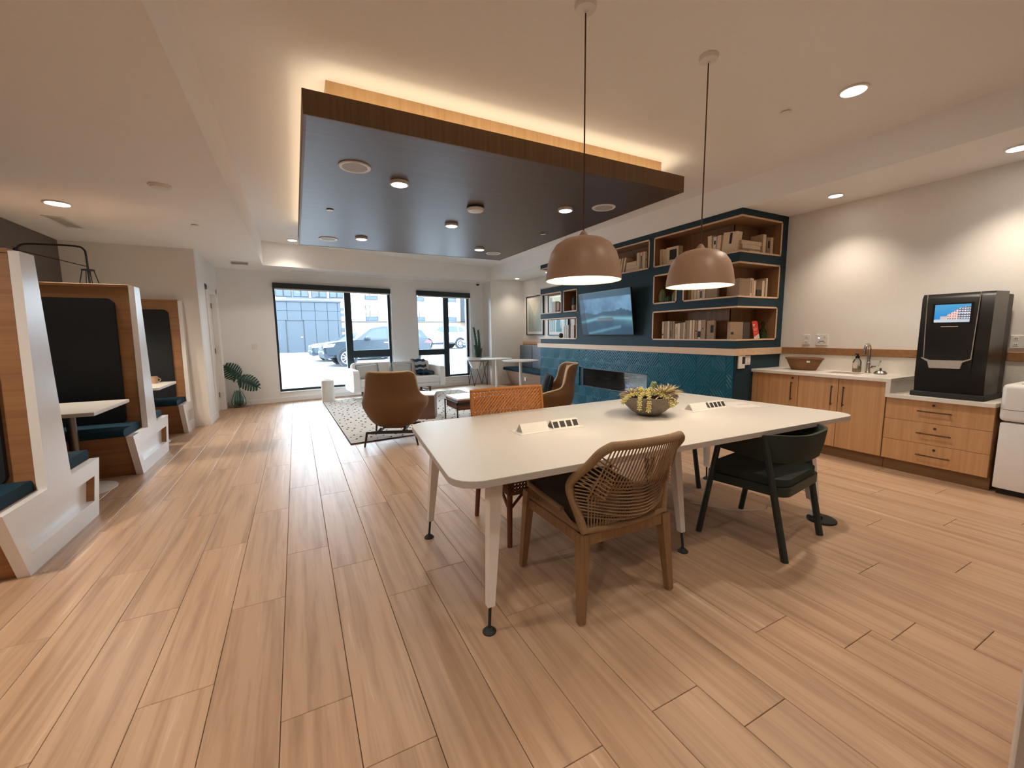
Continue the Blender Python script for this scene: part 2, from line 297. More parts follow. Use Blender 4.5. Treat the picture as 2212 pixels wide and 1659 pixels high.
# ------------------------------------------------------------------ the setting
NW = math.sqrt(1+0.175**2)
WM = Matrix(((1/NW, -0.175/NW, 0, -1.305), (0.175/NW, 1/NW, 0, 10.06), (0, 0, 1, 0), (0, 0, 0, 1)))   # the window wall stands a little askew
def U(x): return (x+1.305)*NW
def wbox(mb, x0, x1, o0, o1, z0, z1, bev=0): mb.M = WM; mb.box(U(x0), U(x1), o0, o1, z0, z1, bev); mb.M = None; return mb
fl = struct('floor', MB().box(-4.0, 6.2, -3.0, 11.6, -0.15, -0.007), 'subfloor')
PW, PL = 0.2487, 1.335
JO = {0: 1.625, -1: 2.47, 1: 1.305, 6: 0.814, 8: 1.089, 9: 0.84, -2: 1.95, 2: 2.2, 3: 1.0, 4: 1.75, 5: 2.35, 7: 1.55, 10: 2.1, -3: 1.3}
planks = {}
for k in range(-10, 24):
    x0 = -0.141+PW*k; x1 = x0+PW
    if x0 > 5.35: continue
    j = JO.get(k, (k*0.537) % PL)
    y = j-PL*math.ceil((j+0.15)/PL)
    while y < 11.2:
        ya, yb = max(y, -0.15), min(y+PL, 11.25)
        if x0 < -1.45 and ya < 1.2: y += PL; continue
        if x0 > 3.6 and yb < 0.3: y += PL; continue
        if yb-ya > 0.05 and not (x0 < -2.0 and ya > 8.2):
            key = round(yb-ya, 3)
            if key not in planks:
                o = build('plank', MB().box(-PW/2+0.0012, PW/2-0.0012, -(yb-ya)/2+0.0012, (yb-ya)/2-0.0012, -0.010, 0.0, 0.0016), 'plank', parent=fl); planks[key] = o.data
            else:
                o = bpy.data.objects.new('plank', planks[key]); C.objects.link(o); o.parent = fl
            o.location = Vector(((x0+x1)/2, (ya+yb)/2, 0))-LOC[fl.name].translation
        y += PL
ct = struct('ceiling', MB().box(-0.6, 5.1, -3.0, 11.4, 3.22, 3.36), 'ceil')
struct('trim_1', MB().box(-3.2, -0.462, -3.0, 10.9, 2.77, 3.3), 'ceilw')                         # lowered ceiling on the left
struct('trim_2', MB().prism([(4.835, 10.58), (4.905, 3.30), (4.87, 0.2), (6.1, 0.2), (6.1, 10.58)], 2.90, 3.3), 'ceilw')   # lowered ceiling on the right
b = MB(); b.faces([(-0.462, 9.41, 2.77), (4.86, 10.60, 2.848), (4.86, 11.6, 2.85), (-0.462, 10.9, 2.775), (-0.462, 9.41, 3.3), (4.86, 10.60, 3.3), (4.86, 11.6, 3.3), (-0.462, 10.9, 3.3)],
    [(0,1,2,3), (4,5,6,7), (0,1,5,4), (1,2,6,5), (2,3,7,6), (3,0,4,7)])
struct('trim_3', b, 'ceilw')                                                                       # lowered strip along the windows
# window wall with two openings
X1a, X1b, X2a, X2b = -0.365, 2.165, 2.835, 4.41
b = MB()
wbox(b, -2.0, X1a, 0, .28, 0, 3.1); wbox(b, X1b, X2a, 0, .28, 0, 3.1); wbox(b, X2b, 5.1, 0, .28, 0, 3.1)
wbox(b, X1a, X1b, 0, .28, 0, .215); wbox(b, X2a, X2b, 0, .28, 0, .255); wbox(b, X1a, X1b, 0, .28, 2.52, 3.1); wbox(b, X2a, X2b, 0, .28, 2.53, 3.1)
wbk = struct('wall_back', b, 'wallw')
def window(nm, x0, x1, z0, z1, mull, trans, bars, k):
    b = MB(); f0, f1 = .10, .17
    for a, c in ((x0, x0+.055), (x1-.06, x1), mull): wbox(b, a, c, f0, f1, z0, z1, .004)
    wbox(b, x0, x1, f0+.002, f1-.002, z0, z0+.05, .004); wbox(b, x0, x1, f0+.002, f1-.002, z1-.05, z1, .004)
    wbox(b, trans[0], trans[1], f0+.001, f1-.001, trans[2], trans[3], .004)
    wo = struct(nm, b, 'frame')
    for (a, c, d, e) in bars:
        q = MB(); wbox(q, a, c, .132, .138, d, e); build('pane', q, 'glass', parent=wo, world=True, smooth=0)
    q = MB(); wbox(q, x0-.01, x1+.01, -.012, .09, z0-.022, z0-.002, .003); build('sill', q, 'wallw', parent=wo, world=True)
    return wo
w1 = window('window_1', X1a, X1b, .215, 2.52, (1.085, 1.235), (1.2, X1b, .885, 1.062), [(X1a+.05, 1.09, .26, 2.48), (1.23, X1b-.05, 1.06, 2.48), (1.23, X1b-.05, .26, .89)], 1)
w2 = window('window_2', X2a, X2b, .255, 2.53, (3.63, 3.785), (X2a, 3.66, .872, 1.022), [(X2a+.05, 3.64, 1.02, 2.49), (X2a+.05, 3.64, .30, .875), (3.78, X2b-.05, .30, 2.49)], 2)
def blind(x0, x1, z0, z1, lab):
    t = thing('roller_blind', lab, 'blind', (x0, 10.06+.175*(x0+1.305), z0), 0, 'roller blinds above the windows')
    q = MB(); wbox(q, x0, x1, -.075, -.002, z0, z1, .006); build('cassette', q, 'frame', parent=t, world=True)
    q = MB(); wbox(q, x0+.03, x1-.03, -.05, -.03, z0-.03, z0+.01, .004); build('hem_bar', q, 'whitem', parent=t, world=True)
blind(-.37, 2.125, 2.425, 2.535, 'black roller blind cassette across the top of the wide left window')
blind(2.815, 4.38, 2.42, 2.545, 'black roller blind cassette across the top of the narrow right window')
struct('wall_alcove', MB().box(4.83, 6.1, 10.58, 11.6, 0, 3.3), 'wall')
struct('wall_right', MB().box(5.85, 6.1, -0.2, 10.6, 0, 3.3), 'wall')
struct('wall_left', MB().box(-3.1, -2.83, -3.0, 8.3, 0, 3.0), 'darkwall')
struct('wall_booth_end', MB().box(-3.0, -1.3105, 8.13, 8.24, 0, 2.9), 'wall')
b = MB(); b.box(-1.46, -1.31, 8.241, 8.86, 0, 2.9).box(-1.46, -1.31, 9.74, 10.2, 0, 2.9).box(-1.46, -1.31, 8.86, 9.74, 2.22, 2.9)
struct('wall_door_side', b, 'wallw')
dr = struct('door_1', MB().box(-1.43, -1.385, 8.86, 9.74, 0.005, 2.215, .003), 'wall')
b = MB(); b.box(-1.385, -1.292, 8.76, 8.862, 0, 2.32, .006).box(-1.385, -1.292, 9.738, 9.84, 0, 2.32, .006).box(-1.385, -1.292, 8.76, 9.84, 2.218, 2.322, .006)
build('casing', b, 'wallw', parent=dr, world=True)
b = MB(); b.cone((-1.385, 8.93, 1.08), (-1.33, 8.93, 1.08), .018).tube([(-1.335, 8.93, 1.08), (-1.333, 9.05, 1.08)], .010)
build('handle', b, 'steel', parent=dr, world=True)
for z in (.25, 1.1, 1.95): build('hinge', MB().box(-1.386, -1.375, 9.69, 9.74, z, z+.1, .002), 'steel', parent=dr, world=True)
b = MB(); b.box(-1.31, -1.298, 8.13, 8.76, 0, .12, .003).box(-1.31, -1.298, 9.84, 10.08, 0, .12, .003); struct('baseboard_left', b, 'wallw')
b = MB(); wbox(b, -1.29, 4.83, -.012, 0, 0, .10, .003); struct('baseboard_back', b, 'wallw')
b = MB(); b.box(5.836, 5.85, 8.1, 10.58, 0, .1, .003); struct('baseboard_right', b, 'wallw')
struct('wall_near', MB().box(1.752, 6.1, 0.165, 0.285, 0, 3.4, .004), 'bead')
struct('trim_4', MB().cone((1.754, .283, 0), (1.754, .283, 3.2), .006, n=8), 'beadw')  # pale rod on the corner bead, its highlight put into the colour
struct('wall_rear', MB().box(-3.2, 6.2, -3.1, -2.95, 0, 3.4), 'wall')
struct('wall_side', MB().box(2.6, 2.75, -2.95, 0.17, 0, 3.4), 'wall')
# oak rail running round the alcove, the bookcase and the kitchen wall
struct('trim_5', MB().box(5.825, 5.85, 8.06, 10.58, 1.115, 1.20, .003), 'oakh')
struct('trim_6', MB().box(5.825, 5.85, .30, 3.335, 1.117, 1.20, .003), 'oakx')
# ------------------------------------------------------------------ floating ceiling panel
cl = thing('ceiling_panel', 'floating dark wood ceiling panel with a glowing light oak recess above the lounge', 'ceiling panel', (1.95, 5.5, 2.89))
CX0, CX1, CY0, CY1 = .142, 3.76, 3.263, 7.77
build('underside', MB().box(CX0+.02, CX1-.02, CY0+.02, CY1-.02, 2.891, 2.935), 'cloudb', parent=cl, world=True)
for a in ((CX0, CX1, CY0, CY0+.02), (CX0, CX1, CY1-.02, CY1), (CX0, CX0+.02, CY0+.02, CY1-.02), (CX1-.02, CX1, CY0+.02, CY1-.02)):
    build('fascia', MB().box(a[0], a[1], a[2], a[3], 2.888, 3.05, .001), 'cloudf', parent=cl, world=True)
IN = .165
for a in ((CX0+IN, CX1-IN, CY0+IN, CY0+IN+.02), (CX0+IN, CX1-IN, CY1-IN-.02, CY1-IN), (CX0+IN, CX0+IN+.02, CY0+IN+.02, CY1-IN-.02), (CX1-IN-.02, CX1-IN, CY0+IN+.02, CY1-IN-.02)):
    build('light_oak_side', MB().box(a[0], a[1], a[2], a[3], 2.93, 3.22), 'cloudl', parent=cl, world=True)
for a in ((CX0+.06, CX1-.06, CY0+.07, CY0+.085), (CX0+.06, CX1-.06, CY1-.085, CY1-.07), (CX0+.07, CX0+.085, CY0+.1, CY1-.1), (CX1-.085, CX1-.07, CY0+.1, CY1-.1)):
    build('led_strip', MB().box(a[0], a[1], a[2], a[3], 2.936, 2.946), 'led', parent=cl, world=True)
COVE = 0.85; CC = (1.0, 0.83, 0.58)
light('cove_light', 'AREA', (1.95, CY0+.085, 3.03), COVE, CC, 3.4, .07, (PI, 0, 0)); light('cove_light', 'AREA', (1.95, CY1-.085, 3.03), COVE, CC, 3.4, .07, (PI, 0, 0))
light('cove_light', 'AREA', (CX0+.085, 5.5, 3.03), COVE*1.2, CC, .07, 4.2, (PI, 0, 0)); light('cove_light', 'AREA', (CX1-.085, 5.5, 3.03), COVE*1.2, CC, .07, 4.2, (PI, 0, 0))
# ------------------------------------------------------------------ ceiling fittings
def downlight(x, y, z, r, label, grp, e=1.0, spot=130, trim=.012, color=WARM):
    t = thing('downlight', label, 'ceiling light', (x, y, z), 0, grp)
    b = MB(); b.lathe([(r*.80, -.001), (r, -.001), (r, -trim), (r*.86, -trim-.003), (r*.80, -trim)], 28); build('trim_ring', b, 'plastic', parent=t)
    b = MB(); b.lathe([(r*.82, -trim+.001), (r*.82, -trim-.002), (0.001, -trim-.004)], 28); build('lens', b, 'disc', parent=t)
    light('downlight_beam', 'SPOT', (x, y, z-trim-.03), DOWN*e, color, r*.7, None, (0,0,0), spot, 1.0)
G = 'round downlights in the dark panel'
for x, y, l in ((.99, 4.25, 'nearest downlight in the left row of the dark ceiling panel'), (2.95, 4.28, 'nearest downlight in the right row of the dark ceiling panel'), (1.96, 5.52, 'single downlight at the middle of the dark ceiling panel'),
                (.985, 6.83, 'far left downlight of the dark ceiling panel near the windows'), (2.92, 6.83, 'far right downlight of the dark ceiling panel near the windows')): downlight(x, y, 2.89, .088, l, G, 1.3, 150, .03, (1.0, .92, .82))
downlight(.064, 9.09, 3.22, .09, 'downlight in the white ceiling beyond the far left corner of the dark panel', 'downlights in the white ceilings', 1.5)
downlight(3.865, 1.81, 3.22, .095, 'bright downlight in the high ceiling right of the pendants', 'downlights in the white ceilings', 2.8)
downlight(5.40, 2.62, 2.90, .075, 'small downlight in the soffit over the sink', 'downlights in the white ceilings', 1.5, 110)
downlight(5.40, 1.30, 2.90, .085, 'downlight in the soffit over the black coffee machine at the frame edge', 'downlights in the white ceilings', 2.0, 110)
downlight(5.41, 10.12, 2.90, .06, 'small downlight in the alcove corner by the cushioned bench', 'downlights in the white ceilings', .9, 110)
downlight(5.54, 8.78, 2.90, .06, 'small downlight behind the open end of the bookcase', 'downlights in the white ceilings', .9, 110)
downlight(-2.03, 5.95, 2.77, .11, 'downlight in the low ceiling above the booths', 'downlights in the white ceilings', 4.0, 160)
for x, y, l in ((-2.3, 2.4, 'added fill downlight in the low ceiling nearest the near booth seat, out of view'), (-1.6, -.8, 'added fill downlight in the low ceiling beside the viewer, out of view')): downlight(x, y, 2.77, .11, l, 'downlights in the white ceilings', 5.0, 160)  # unseen downlights added to brighten the left ceiling and booths
for x, y, l in ((.55, .5, 'added unseen fill downlight in the high ceiling right above the viewer'), (.6, -1.9, 'added unseen fill downlight in the high ceiling behind the viewer'), (2.3, .75, 'added unseen fill downlight in the high ceiling above the near wall corner')): downlight(x, y, 3.22, .095, l, 'downlights in the white ceilings', 1.3)  # unseen fill downlights, added so more light bounces through the room
def speaker(x, y, l):
    t = thing('ceiling_speaker', l, 'speaker', (x, y, 2.89), 0, 'round speakers in the dark panel')
    build('rim', MB().lathe([(.105, 0), (.137, 0), (.137, -.006), (.128, -.012), (.105, -.008)], 32), 'plastic', parent=t)
    build('grille', MB().lathe([(.106, 0), (.106, -.009), (.001, -.010)], 32), 'grille', parent=t)
for x, y, l in ((.56, 4.05, 'round ceiling speaker nearest the left edge of the dark panel'), (3.335, 4.05, 'round ceiling speaker just right of the left pendant cord'), (.545, 7.12, 'round ceiling speaker at the far left of the dark panel'), (3.325, 7.13, 'round ceiling speaker at the far right corner of the dark panel')): speaker(x, y, l)
t = thing('smoke_detector', 'domed smoke detector on the near half of the dark ceiling panel', 'smoke detector', (1.962, 4.68, 2.89))
build('base', MB().lathe([(.1, 0), (.1, -.02), (.08, -.022)], 28), 'blackm', parent=t); build('dome', MB().lathe([(.098, -.018), (.1, -.03), (.088, -.05), (.045, -.058), (.001, -.06)], 28), 'plastic', parent=t)
t = thing('smoke_detector', 'flat white detector disc on the low ceiling left of the dark panel', 'smoke detector', (-.989, 4.9, 2.77))
build('base', MB().lathe([(.085, 0), (.085, -.012), (.07, -.016)], 28), 'plastic', parent=t); build('dome', MB().lathe([(.072, -.012), (.066, -.026), (.001, -.03)], 28), 'plastic', parent=t)
def sprinkler(x, y, z, l):
    t = thing('sprinkler_cover', l, 'sprinkler', (x, y, z), 0, 'flush sprinkler covers')
    build('plate', MB().lathe([(.04, -.004), (.042, -.008), (.001, -.010)], 20), 'plastic', parent=t); build('collar', MB().lathe([(.034, 0), (.034, -.005), (.001, -.006)], 20), 'ventd', parent=t)
sprinkler(3.735, 2.23, 3.22, 'flush sprinkler cover in the high ceiling between the right pendant and the bright downlight'); sprinkler(-.993, 6.41, 2.77, 'flush sprinkler cover in the low ceiling left of the dark panel')
sprinkler(.459, 5.507, 2.889, 'flush sprinkler cover at the left edge of the dark panel'); sprinkler(3.373, 5.477, 2.889, 'flush sprinkler cover at the right edge of the dark panel')
def vent(x, y, z, lx, ly, rot, l, n, dirx=True, dark='ventd'):
    t = thing('air_vent', l, 'air vent', (x, y, z), rot)
    b = MB(); b.box(-lx/2-.02, lx/2+.02, -ly/2-.02, -ly/2, -.008, 0, .002).box(-lx/2-.02, lx/2+.02, ly/2, ly/2+.02, -.008, 0, .002).box(-lx/2-.02, -lx/2, -ly/2, ly/2, -.008, 0, .002).box(lx/2, lx/2+.02, -ly/2, ly/2, -.008, 0, .002)
    build('rim', b, 'plastic', parent=t); build('backing', MB().box(-lx/2, lx/2, -ly/2, ly/2, -.002, -.0005), dark, parent=t)
    for i in range(n):
        b = MB()
        if dirx: p = -ly/2+ly*(i+.5)/n; b.faces([(-lx/2, p-.004, -.001), (lx/2, p-.004, -.001), (lx/2, p+.006, -.009), (-lx/2, p+.006, -.009), (-lx/2, p-.002, -.001), (lx/2, p-.002, -.001), (lx/2, p+.008, -.009), (-lx/2, p+.008, -.009)], [(0,1,2,3), (4,7,6,5), (0,4,5,1), (2,6,7,3), (0,3,7,4), (1,5,6,2)])
        else: p = -lx/2+lx*(i+.5)/n; b.box(p-.003, p+.003, -ly/2, ly/2, -.009, -.001)
        build('slat', b, 'plastic', parent=t)
vent(-2.31, 6.87, 2.77, .14, .52, 0, 'dark slotted air vent in the low ceiling above the booths', 6, False)
vent(-.83, 9.32, 2.772, .26, .40, .1, 'square white grille in the low ceiling near the door', 3, True, 'dvent')
for x, l in ((.34, 'slim linear air vent above the wide window, leftmost of three'), (1.62, 'slim linear air vent above the wide window, middle of three'), (3.72, 'slim linear air vent above the narrow window, rightmost of three')):
    vent(x, 10.06+.175*(x+1.305)-.22, 2.772+.0147*(x+.46), .6, .07, .2, l, 2, True, 'dvent')
t = thing('security_camera', 'small dome security camera in the corner above the narrow window', 'camera', (4.62, 10.98, 2.842))
build('base', MB().lathe([(.055, 0), (.06, -.03), (.05, -.04)], 20), 'plastic', parent=t); build('dome', MB().ball((0, 0, -.045), .045), 'blackp', parent=t)
t = thing('light_switch', 'white wall switch left of the wide window above the monstera', 'switch', (-.765, 10.152, 1.16), .173)
build('plate', MB().box(-.045, .045, -.008, 0, 0, .115, .003), 'plastic', parent=t); build('rocker', MB().box(-.018, .018, -.013, -.006, .03, .085, .002), 'whitem', parent=t)
# ------------------------------------------------------------------ media wall: tiled base, oak-lined niches, fireplace
bk = thing('bookcase', 'dark teal built-in bookcase wall with oak-lined niches above a tiled fireplace base', 'bookcase', (5.3, 5.7, 0))
FX, RY, LX = 4.89, 3.36, 5.715
def P(name, mb, mat, parent=bk, **k): return build(name, mb, mat, parent=parent, world=True, **k)
P('carcass', MB().box(5.23, 5.845, 3.70, 7.18, 0, 2.898), 'teal')
def lpoly(d0, y1): return [(FX, RY), (5.845, RY), (5.845, RY+d0), (FX+d0, RY+d0), (FX+d0, y1), (FX, y1)]
for z0, z1 in ((2.822, 2.899), (2.272, 2.380), (1.732, 1.836), (1.198, 1.296)):
    P('shelf_band', MB().prism(lpoly(.335, 8.05), z0, z1), 'teal')
for y0, y1, z0, z1 in ((4.752, 4.838, 2.38, 2.822), (4.744, 6.682, 1.296, 1.732), (4.744, 6.682, 1.836, 2.272), (4.195, 4.298, 1.836, 2.272), (7.148, 7.226, 1.836, 2.272), (7.148, 7.226, 2.38, 2.822)):
    P('face_panel', MB().box(FX, FX+.334, y0, y1, z0, z1), 'teal')
for z0, z1 in ((1.297, 1.731), (1.837, 2.271), (2.381, 2.821)): P('corner_stile', MB().box(LX+.002, 5.845, RY, RY+.335, z0, z1), 'teal')
def niche(y0, y1, z0, z1, corner=False, back=True, openend=False):
    t = .017; d = .31
    b = MB(); e = MB(); q = .007
    if corner:
        L = [(FX, RY), (LX, RY), (LX, RY+d), (FX+d, RY+d), (FX+d, y1), (FX, y1)]
        b.prism(L, z0, z0+t).prism(L, z1-t, z1).box(FX, FX+d, y1-t, y1, z0, z1).box(LX-t, LX, RY, RY+d, z0, z1)
        E_ = [(FX-q, RY-q), (LX, RY-q), (LX, RY), (FX, RY), (FX, y1), (FX-q, y1)]
        e.prism(E_, z0, z0+t+.004).prism(E_, z1-t-.004, z1).box(FX-q, FX, y1-t-.004, y1, z0, z1).box(LX-t-.004, LX, RY-q, RY, z0, z1)
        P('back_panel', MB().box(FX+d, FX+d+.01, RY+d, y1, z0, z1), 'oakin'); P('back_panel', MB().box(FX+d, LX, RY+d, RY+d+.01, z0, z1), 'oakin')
    else:
        ye = 8.062 if openend else y1
        b.box(FX, FX+d, y0, ye, z0, z0+t).box(FX, FX+d, y0, ye, z1-t, z1).box(FX, FX+d, y0, y0+t, z0, z1)
        e.box(FX-q, FX, y0, ye, z0, z0+t+.004).box(FX-q, FX, y0, ye, z1-t-.004, z1).box(FX-q, FX, y0, y0+t+.004, z0, z1)
        if not openend: b.box(FX, FX+d, y1-t, y1, z0, z1); e.box(FX-q, FX, y1-t-.004, y1, z0, z1)
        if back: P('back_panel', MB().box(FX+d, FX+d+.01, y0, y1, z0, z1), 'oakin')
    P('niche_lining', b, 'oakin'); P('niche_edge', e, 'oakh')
niche(RY, 4.752, 2.382, 2.821, True); niche(4.838, 7.148, 2.382, 2.821); niche(7.226, 8.05, 2.382, 2.821, back=False, openend=True)
niche(4.298, 4.744, 1.838, 2.27); niche(RY, 4.195, 1.838, 2.27, True); niche(6.682, 7.148, 1.838, 2.27); niche(7.226, 8.05, 1.838, 2.27, back=False, openend=True)
niche(RY, 4.744, 1.298, 1.731, True); niche(6.682, 7.20, 1.298, 1.731, back=True, openend=True)
P('rail', MB().prism([(FX-.03, RY-.03), (5.824, RY-.03), (5.824, RY), (FX, RY), (FX, 8.14), (FX-.03, 8.14)], 1.112, 1.199, 'z'), 'oakh')
# tiled base
FY0, FY1, FZ0, FZ1 = 4.81, 6.48, .402, .757
b = MB(); b.box(FX+.014, 5.22, RY+.002, FY0, 0, 1.113).box(FX+.014, 5.22, FY1, 8.05, 0, 1.113).box(FX+.014, 5.22, FY0, FY1, 0, FZ0).box(FX+.014, 5.22, FY0, FY1, FZ1, 1.113)
P('tile_backing', b, 'grout')
P('return_panel', MB().box(FX+.004, 5.845, RY, RY+.34, 0, 1.113), 'teal')
TS = .2226
def tile_mb(sgn, w, h, x0=0.0, z0=0.0):        # one glazed tile with slanted ridges; local x to the right, z up, face towards -y
    b = MB(); b.box(-w/2+.0015, w/2-.0015, -.010, .012, .0015, h-.0015, .001)
    n = 5; st = TS*1.0/4.0
    for i in range(-1, 9):
        c = i*st-TS*.5
        def clip(o):
            pts = []
            for k in range(0, 25):
                u = -TS/2+TS*k/24; v = (u+TS/2)*1.25+c+o-TS*.32
                uu = u*sgn
                if -w/2+.008 <= uu <= w/2-.008 and .008 <= v <= h-.008: pts.append((uu, v))
            return (pts[0], pts[-1]) if len(pts) > 2 else None
        a, d = clip(0), clip(.016)
        if not a or not d: continue
        zt = -.017
        vs = [(a[0][0], -.0098, a[0][1]), (a[1][0], -.0098, a[1][1]), (d[1][0], zt, d[1][1]), (d[0][0], zt, d[0][1]), (d[1][0]-sgn*.004, -.0098, d[1][1]+.006), (d[0][0]-sgn*.004, -.0098, d[0][1]+.006)]
        b.faces(vs, [(0,1,2,3), (3,2,4,5), (0,3,5), (1,4,2)])
    return b
tcache = {}
cols = [(3.366, 3.464)]+[(3.464+.2236*i, 3.464+.2236*(i+1)) for i in range(20)]+[(3.464+.2236*20, 8.05)]
rows = [(1.108-.2205*(i+1), 1.108-.2205*i) for i in range(5)]+[(0.0, 1.108-.2205*5)]
rel = LOC[bk.name].translation
for ci, (y0, y1) in enumerate(cols):
    for ri, (z0, z1) in enumerate(rows):
        z0 = max(z0, 0.0)
        if z1-z0 < .02: continue
        spans = [(z0, z1)]
        if y1 > FY0+.01 and y0 < FY1-.01:
            spans = []
            if z1 > FZ1+.02: spans.append((max(z0, FZ1+.004), z1))
            if z0 < FZ0-.02: spans.append((z0, min(z1, FZ0-.004)))
        sg = 1 if (ci+ri) % 2 == 0 else -1
        for a, c in spans:
            key = (sg, round(y1-y0, 3), round(c-a, 3))
            if key not in tcache:
                o = build('tile', tile_mb(sg, y1-y0, c-a), 'tile', parent=bk, fixn=False); tcache[key] = o.data
            else: o = bpy.data.objects.new('tile', tcache[key]); C.objects.link(o); o.parent = bk
            o.location = Vector((FX, (y0+y1)/2, a))-rel; o.rotation_euler = (0, 0, -PI/2)
fp = thing('fireplace', 'long low glass-fronted fireplace set in the teal tiled wall', 'fireplace', (5.0, 5.645, FZ0))
b = MB(); b.box(FX-.004, FX+.02, FY0, FY1, FZ0, FZ0+.012).box(FX-.004, FX+.02, FY0, FY1, FZ1-.012, FZ1).box(FX-.004, FX+.02, FY0, FY0+.012, FZ0, FZ1).box(FX-.004, FX+.02, FY1-.012, FY1, FZ0, FZ1)
P('frame', b, 'black', fp)
b = MB(); b.box(5.19, 5.20, FY0, FY1, FZ0, FZ1).box(FX+.02, 5.19, FY0+.002, FY0+.01, FZ0, FZ1).box(FX+.02, 5.19, FY1-.01, FY1-.002, FZ0, FZ1).box(FX+.02, 5.19, FY0, FY1, FZ1-.012, FZ1-.002)
P('firebox', b, 'mirror', fp)
b = MB(); b.grid(lambda u, v: (FX+.03+.15*u, FY0+.02+(FY1-FY0-.04)*v, FZ0+.03+.03*noise.noise(Vector((u*6, v*40, 1)))+.02*u), 10, 90)
stuff(P('ember_bed', b, 'ember', fp, smooth=0))
P('ember_strip', MB().box(FX+.022, FX+.028, FY0+.05, FY1-.05, FZ0+.014, FZ0+.022), 'glow', fp)
P('front_glass', MB().box(FX+.004, FX+.009, FY0+.011, FY1-.011, FZ0+.011, FZ1-.011), 'glass', fp, smooth=0)
# ------------------------------------------------------------------ television
tv = thing('television', 'wall television tilted down on the teal wall showing a blue misty landscape', 'television', (4.8, 5.715, 1.38))
ta = math.radians(7.4)
TM = Matrix(((0, -math.cos(ta), -math.sin(ta), 4.80), (-1, 0, 0, 5.715), (0, -math.sin(ta), math.cos(ta), 1.378), (0, 0, 0, 1)))
def tvb(x0, x1, n0, n1, z0, z1, bev=0): b = MB(); b.M = TM; b.box(x0, x1, n0, n1, z0, z1, bev); return b
P('cabinet', tvb(-.675, .675, -.035, 0, 0, .752, .004), 'blackp', tv)
def tvcol(u, v):
    n = noise.noise(Vector((u*5, v*3, 0.3)))*.5+noise.noise(Vector((u*14, v*9, 2.0)))*.25
    s = (.02, .055, .10)
    ridge = .52+.05*noise.noise(Vector((u*4.2, .5, 0)))+.06*math.exp(-((u-.82)/.13)**2)
    if v > .86: c = (.012, .05, .085)
    elif v > ridge:
        k = max(0, min(1, .35+n+.5*(u-.3))); c = (.03+.10*k, .08+.20*k, .17+.26*k)
    else:
        a = .30+.22*u if u < .45 else .40-.10*(u-.45)
        k = math.exp(-((v-a)/.035)**2)*.8+max(0, (u-.55))*.9*max(0, 1-abs(v-.30)/.16)+.5*math.exp(-((v-(.02+.24*(u-.15)))/.03)**2)*(1 if .15 < u < .8 else 0)
        k = max(0, min(1, k+.15*n)); c = (.010+.13*k, .045+.30*k, .085+.34*k)
    if u < .13-.05*v: c = tuple(x*.45 for x in c)
    return c
b = MB(); b.M = TM; b.grid(lambda u, v: (-.663+1.326*u, .0015, .014+.726*v), 72, 40, tvcol); P('screen', b, 'screen', tv, smooth=0)
b = MB(); b.M = TM
b.box(-.675, .675, -.002, .004, 0, .010).box(-.675, .675, -.002, .004, .742, .752).box(-.675, -.666, -.002, .004, 0, .752).box(.666, .675, -.002, .004, 0, .752); P('bezel', b, 'blackp', tv)
P('wall_bracket', MB().box(4.76, FX+.002, 5.5, 5.9, 1.62, 1.86), 'black', tv)
# ------------------------------------------------------------------ wall art in the alcove
def vcol(u, v):
    c = (.36, .42, .38)
    d = abs(u-.5)*2
    if v > .45+.55*d: c = (.70, .66, .54)
    elif v > .22+.6*d: c = (.50, .53, .48)
    elif v > .05+.6*d: c = (.42, .47, .43)
    return tuple(x*(.9+.15*v) for x in c)
def acol(u, v):
    c = (.62, .68, .66)
    if v < .45 and u > .15 and noise.noise(Vector((u*12, .2, 0))) > -.1+v*.4: c = (.05, .22, .25)
    if v > .55 and u+v > 1.2: c = (.45, .58, .50)
    if u < .14: c = (.30, .42, .48)
    return c
def picture(y0, y1, z0, z1, fn, l):
    t = thing('framed_picture', l, 'picture', (5.83, (y0+y1)/2, z0))
    b = MB(); e = .022; x0, x1 = 5.805, 5.849
    b.box(x0, x1, y0, y0+e, z0, z1).box(x0, x1, y1-e, y1, z0, z1).box(x0, x1, y0+e, y1-e, z0, z0+e).box(x0, x1, y0+e, y1-e, z1-e, z1); P('frame', b, 'black', t)
    P('mount', MB().box(5.825, 5.848, y0+e, y1-e, z0+e, z1-e), 'mat_board', t)
    m = .085; b = MB(); b.grid(lambda u, v: (5.8235, y1-m-(y1-y0-2*m)*u, z0+m*1.1+(z1-z0-2.2*m)*v), 40, 60, fn); P('print', b, 'art', t, smooth=0)
picture(9.44, 10.335, 1.372, 2.43, vcol, 'tall black-framed print of stacked green and cream chevrons in the alcove')
picture(8.30, 9.205, 1.358, 2.40, acol, 'black-framed abstract print seen through the open end of the bookcase')
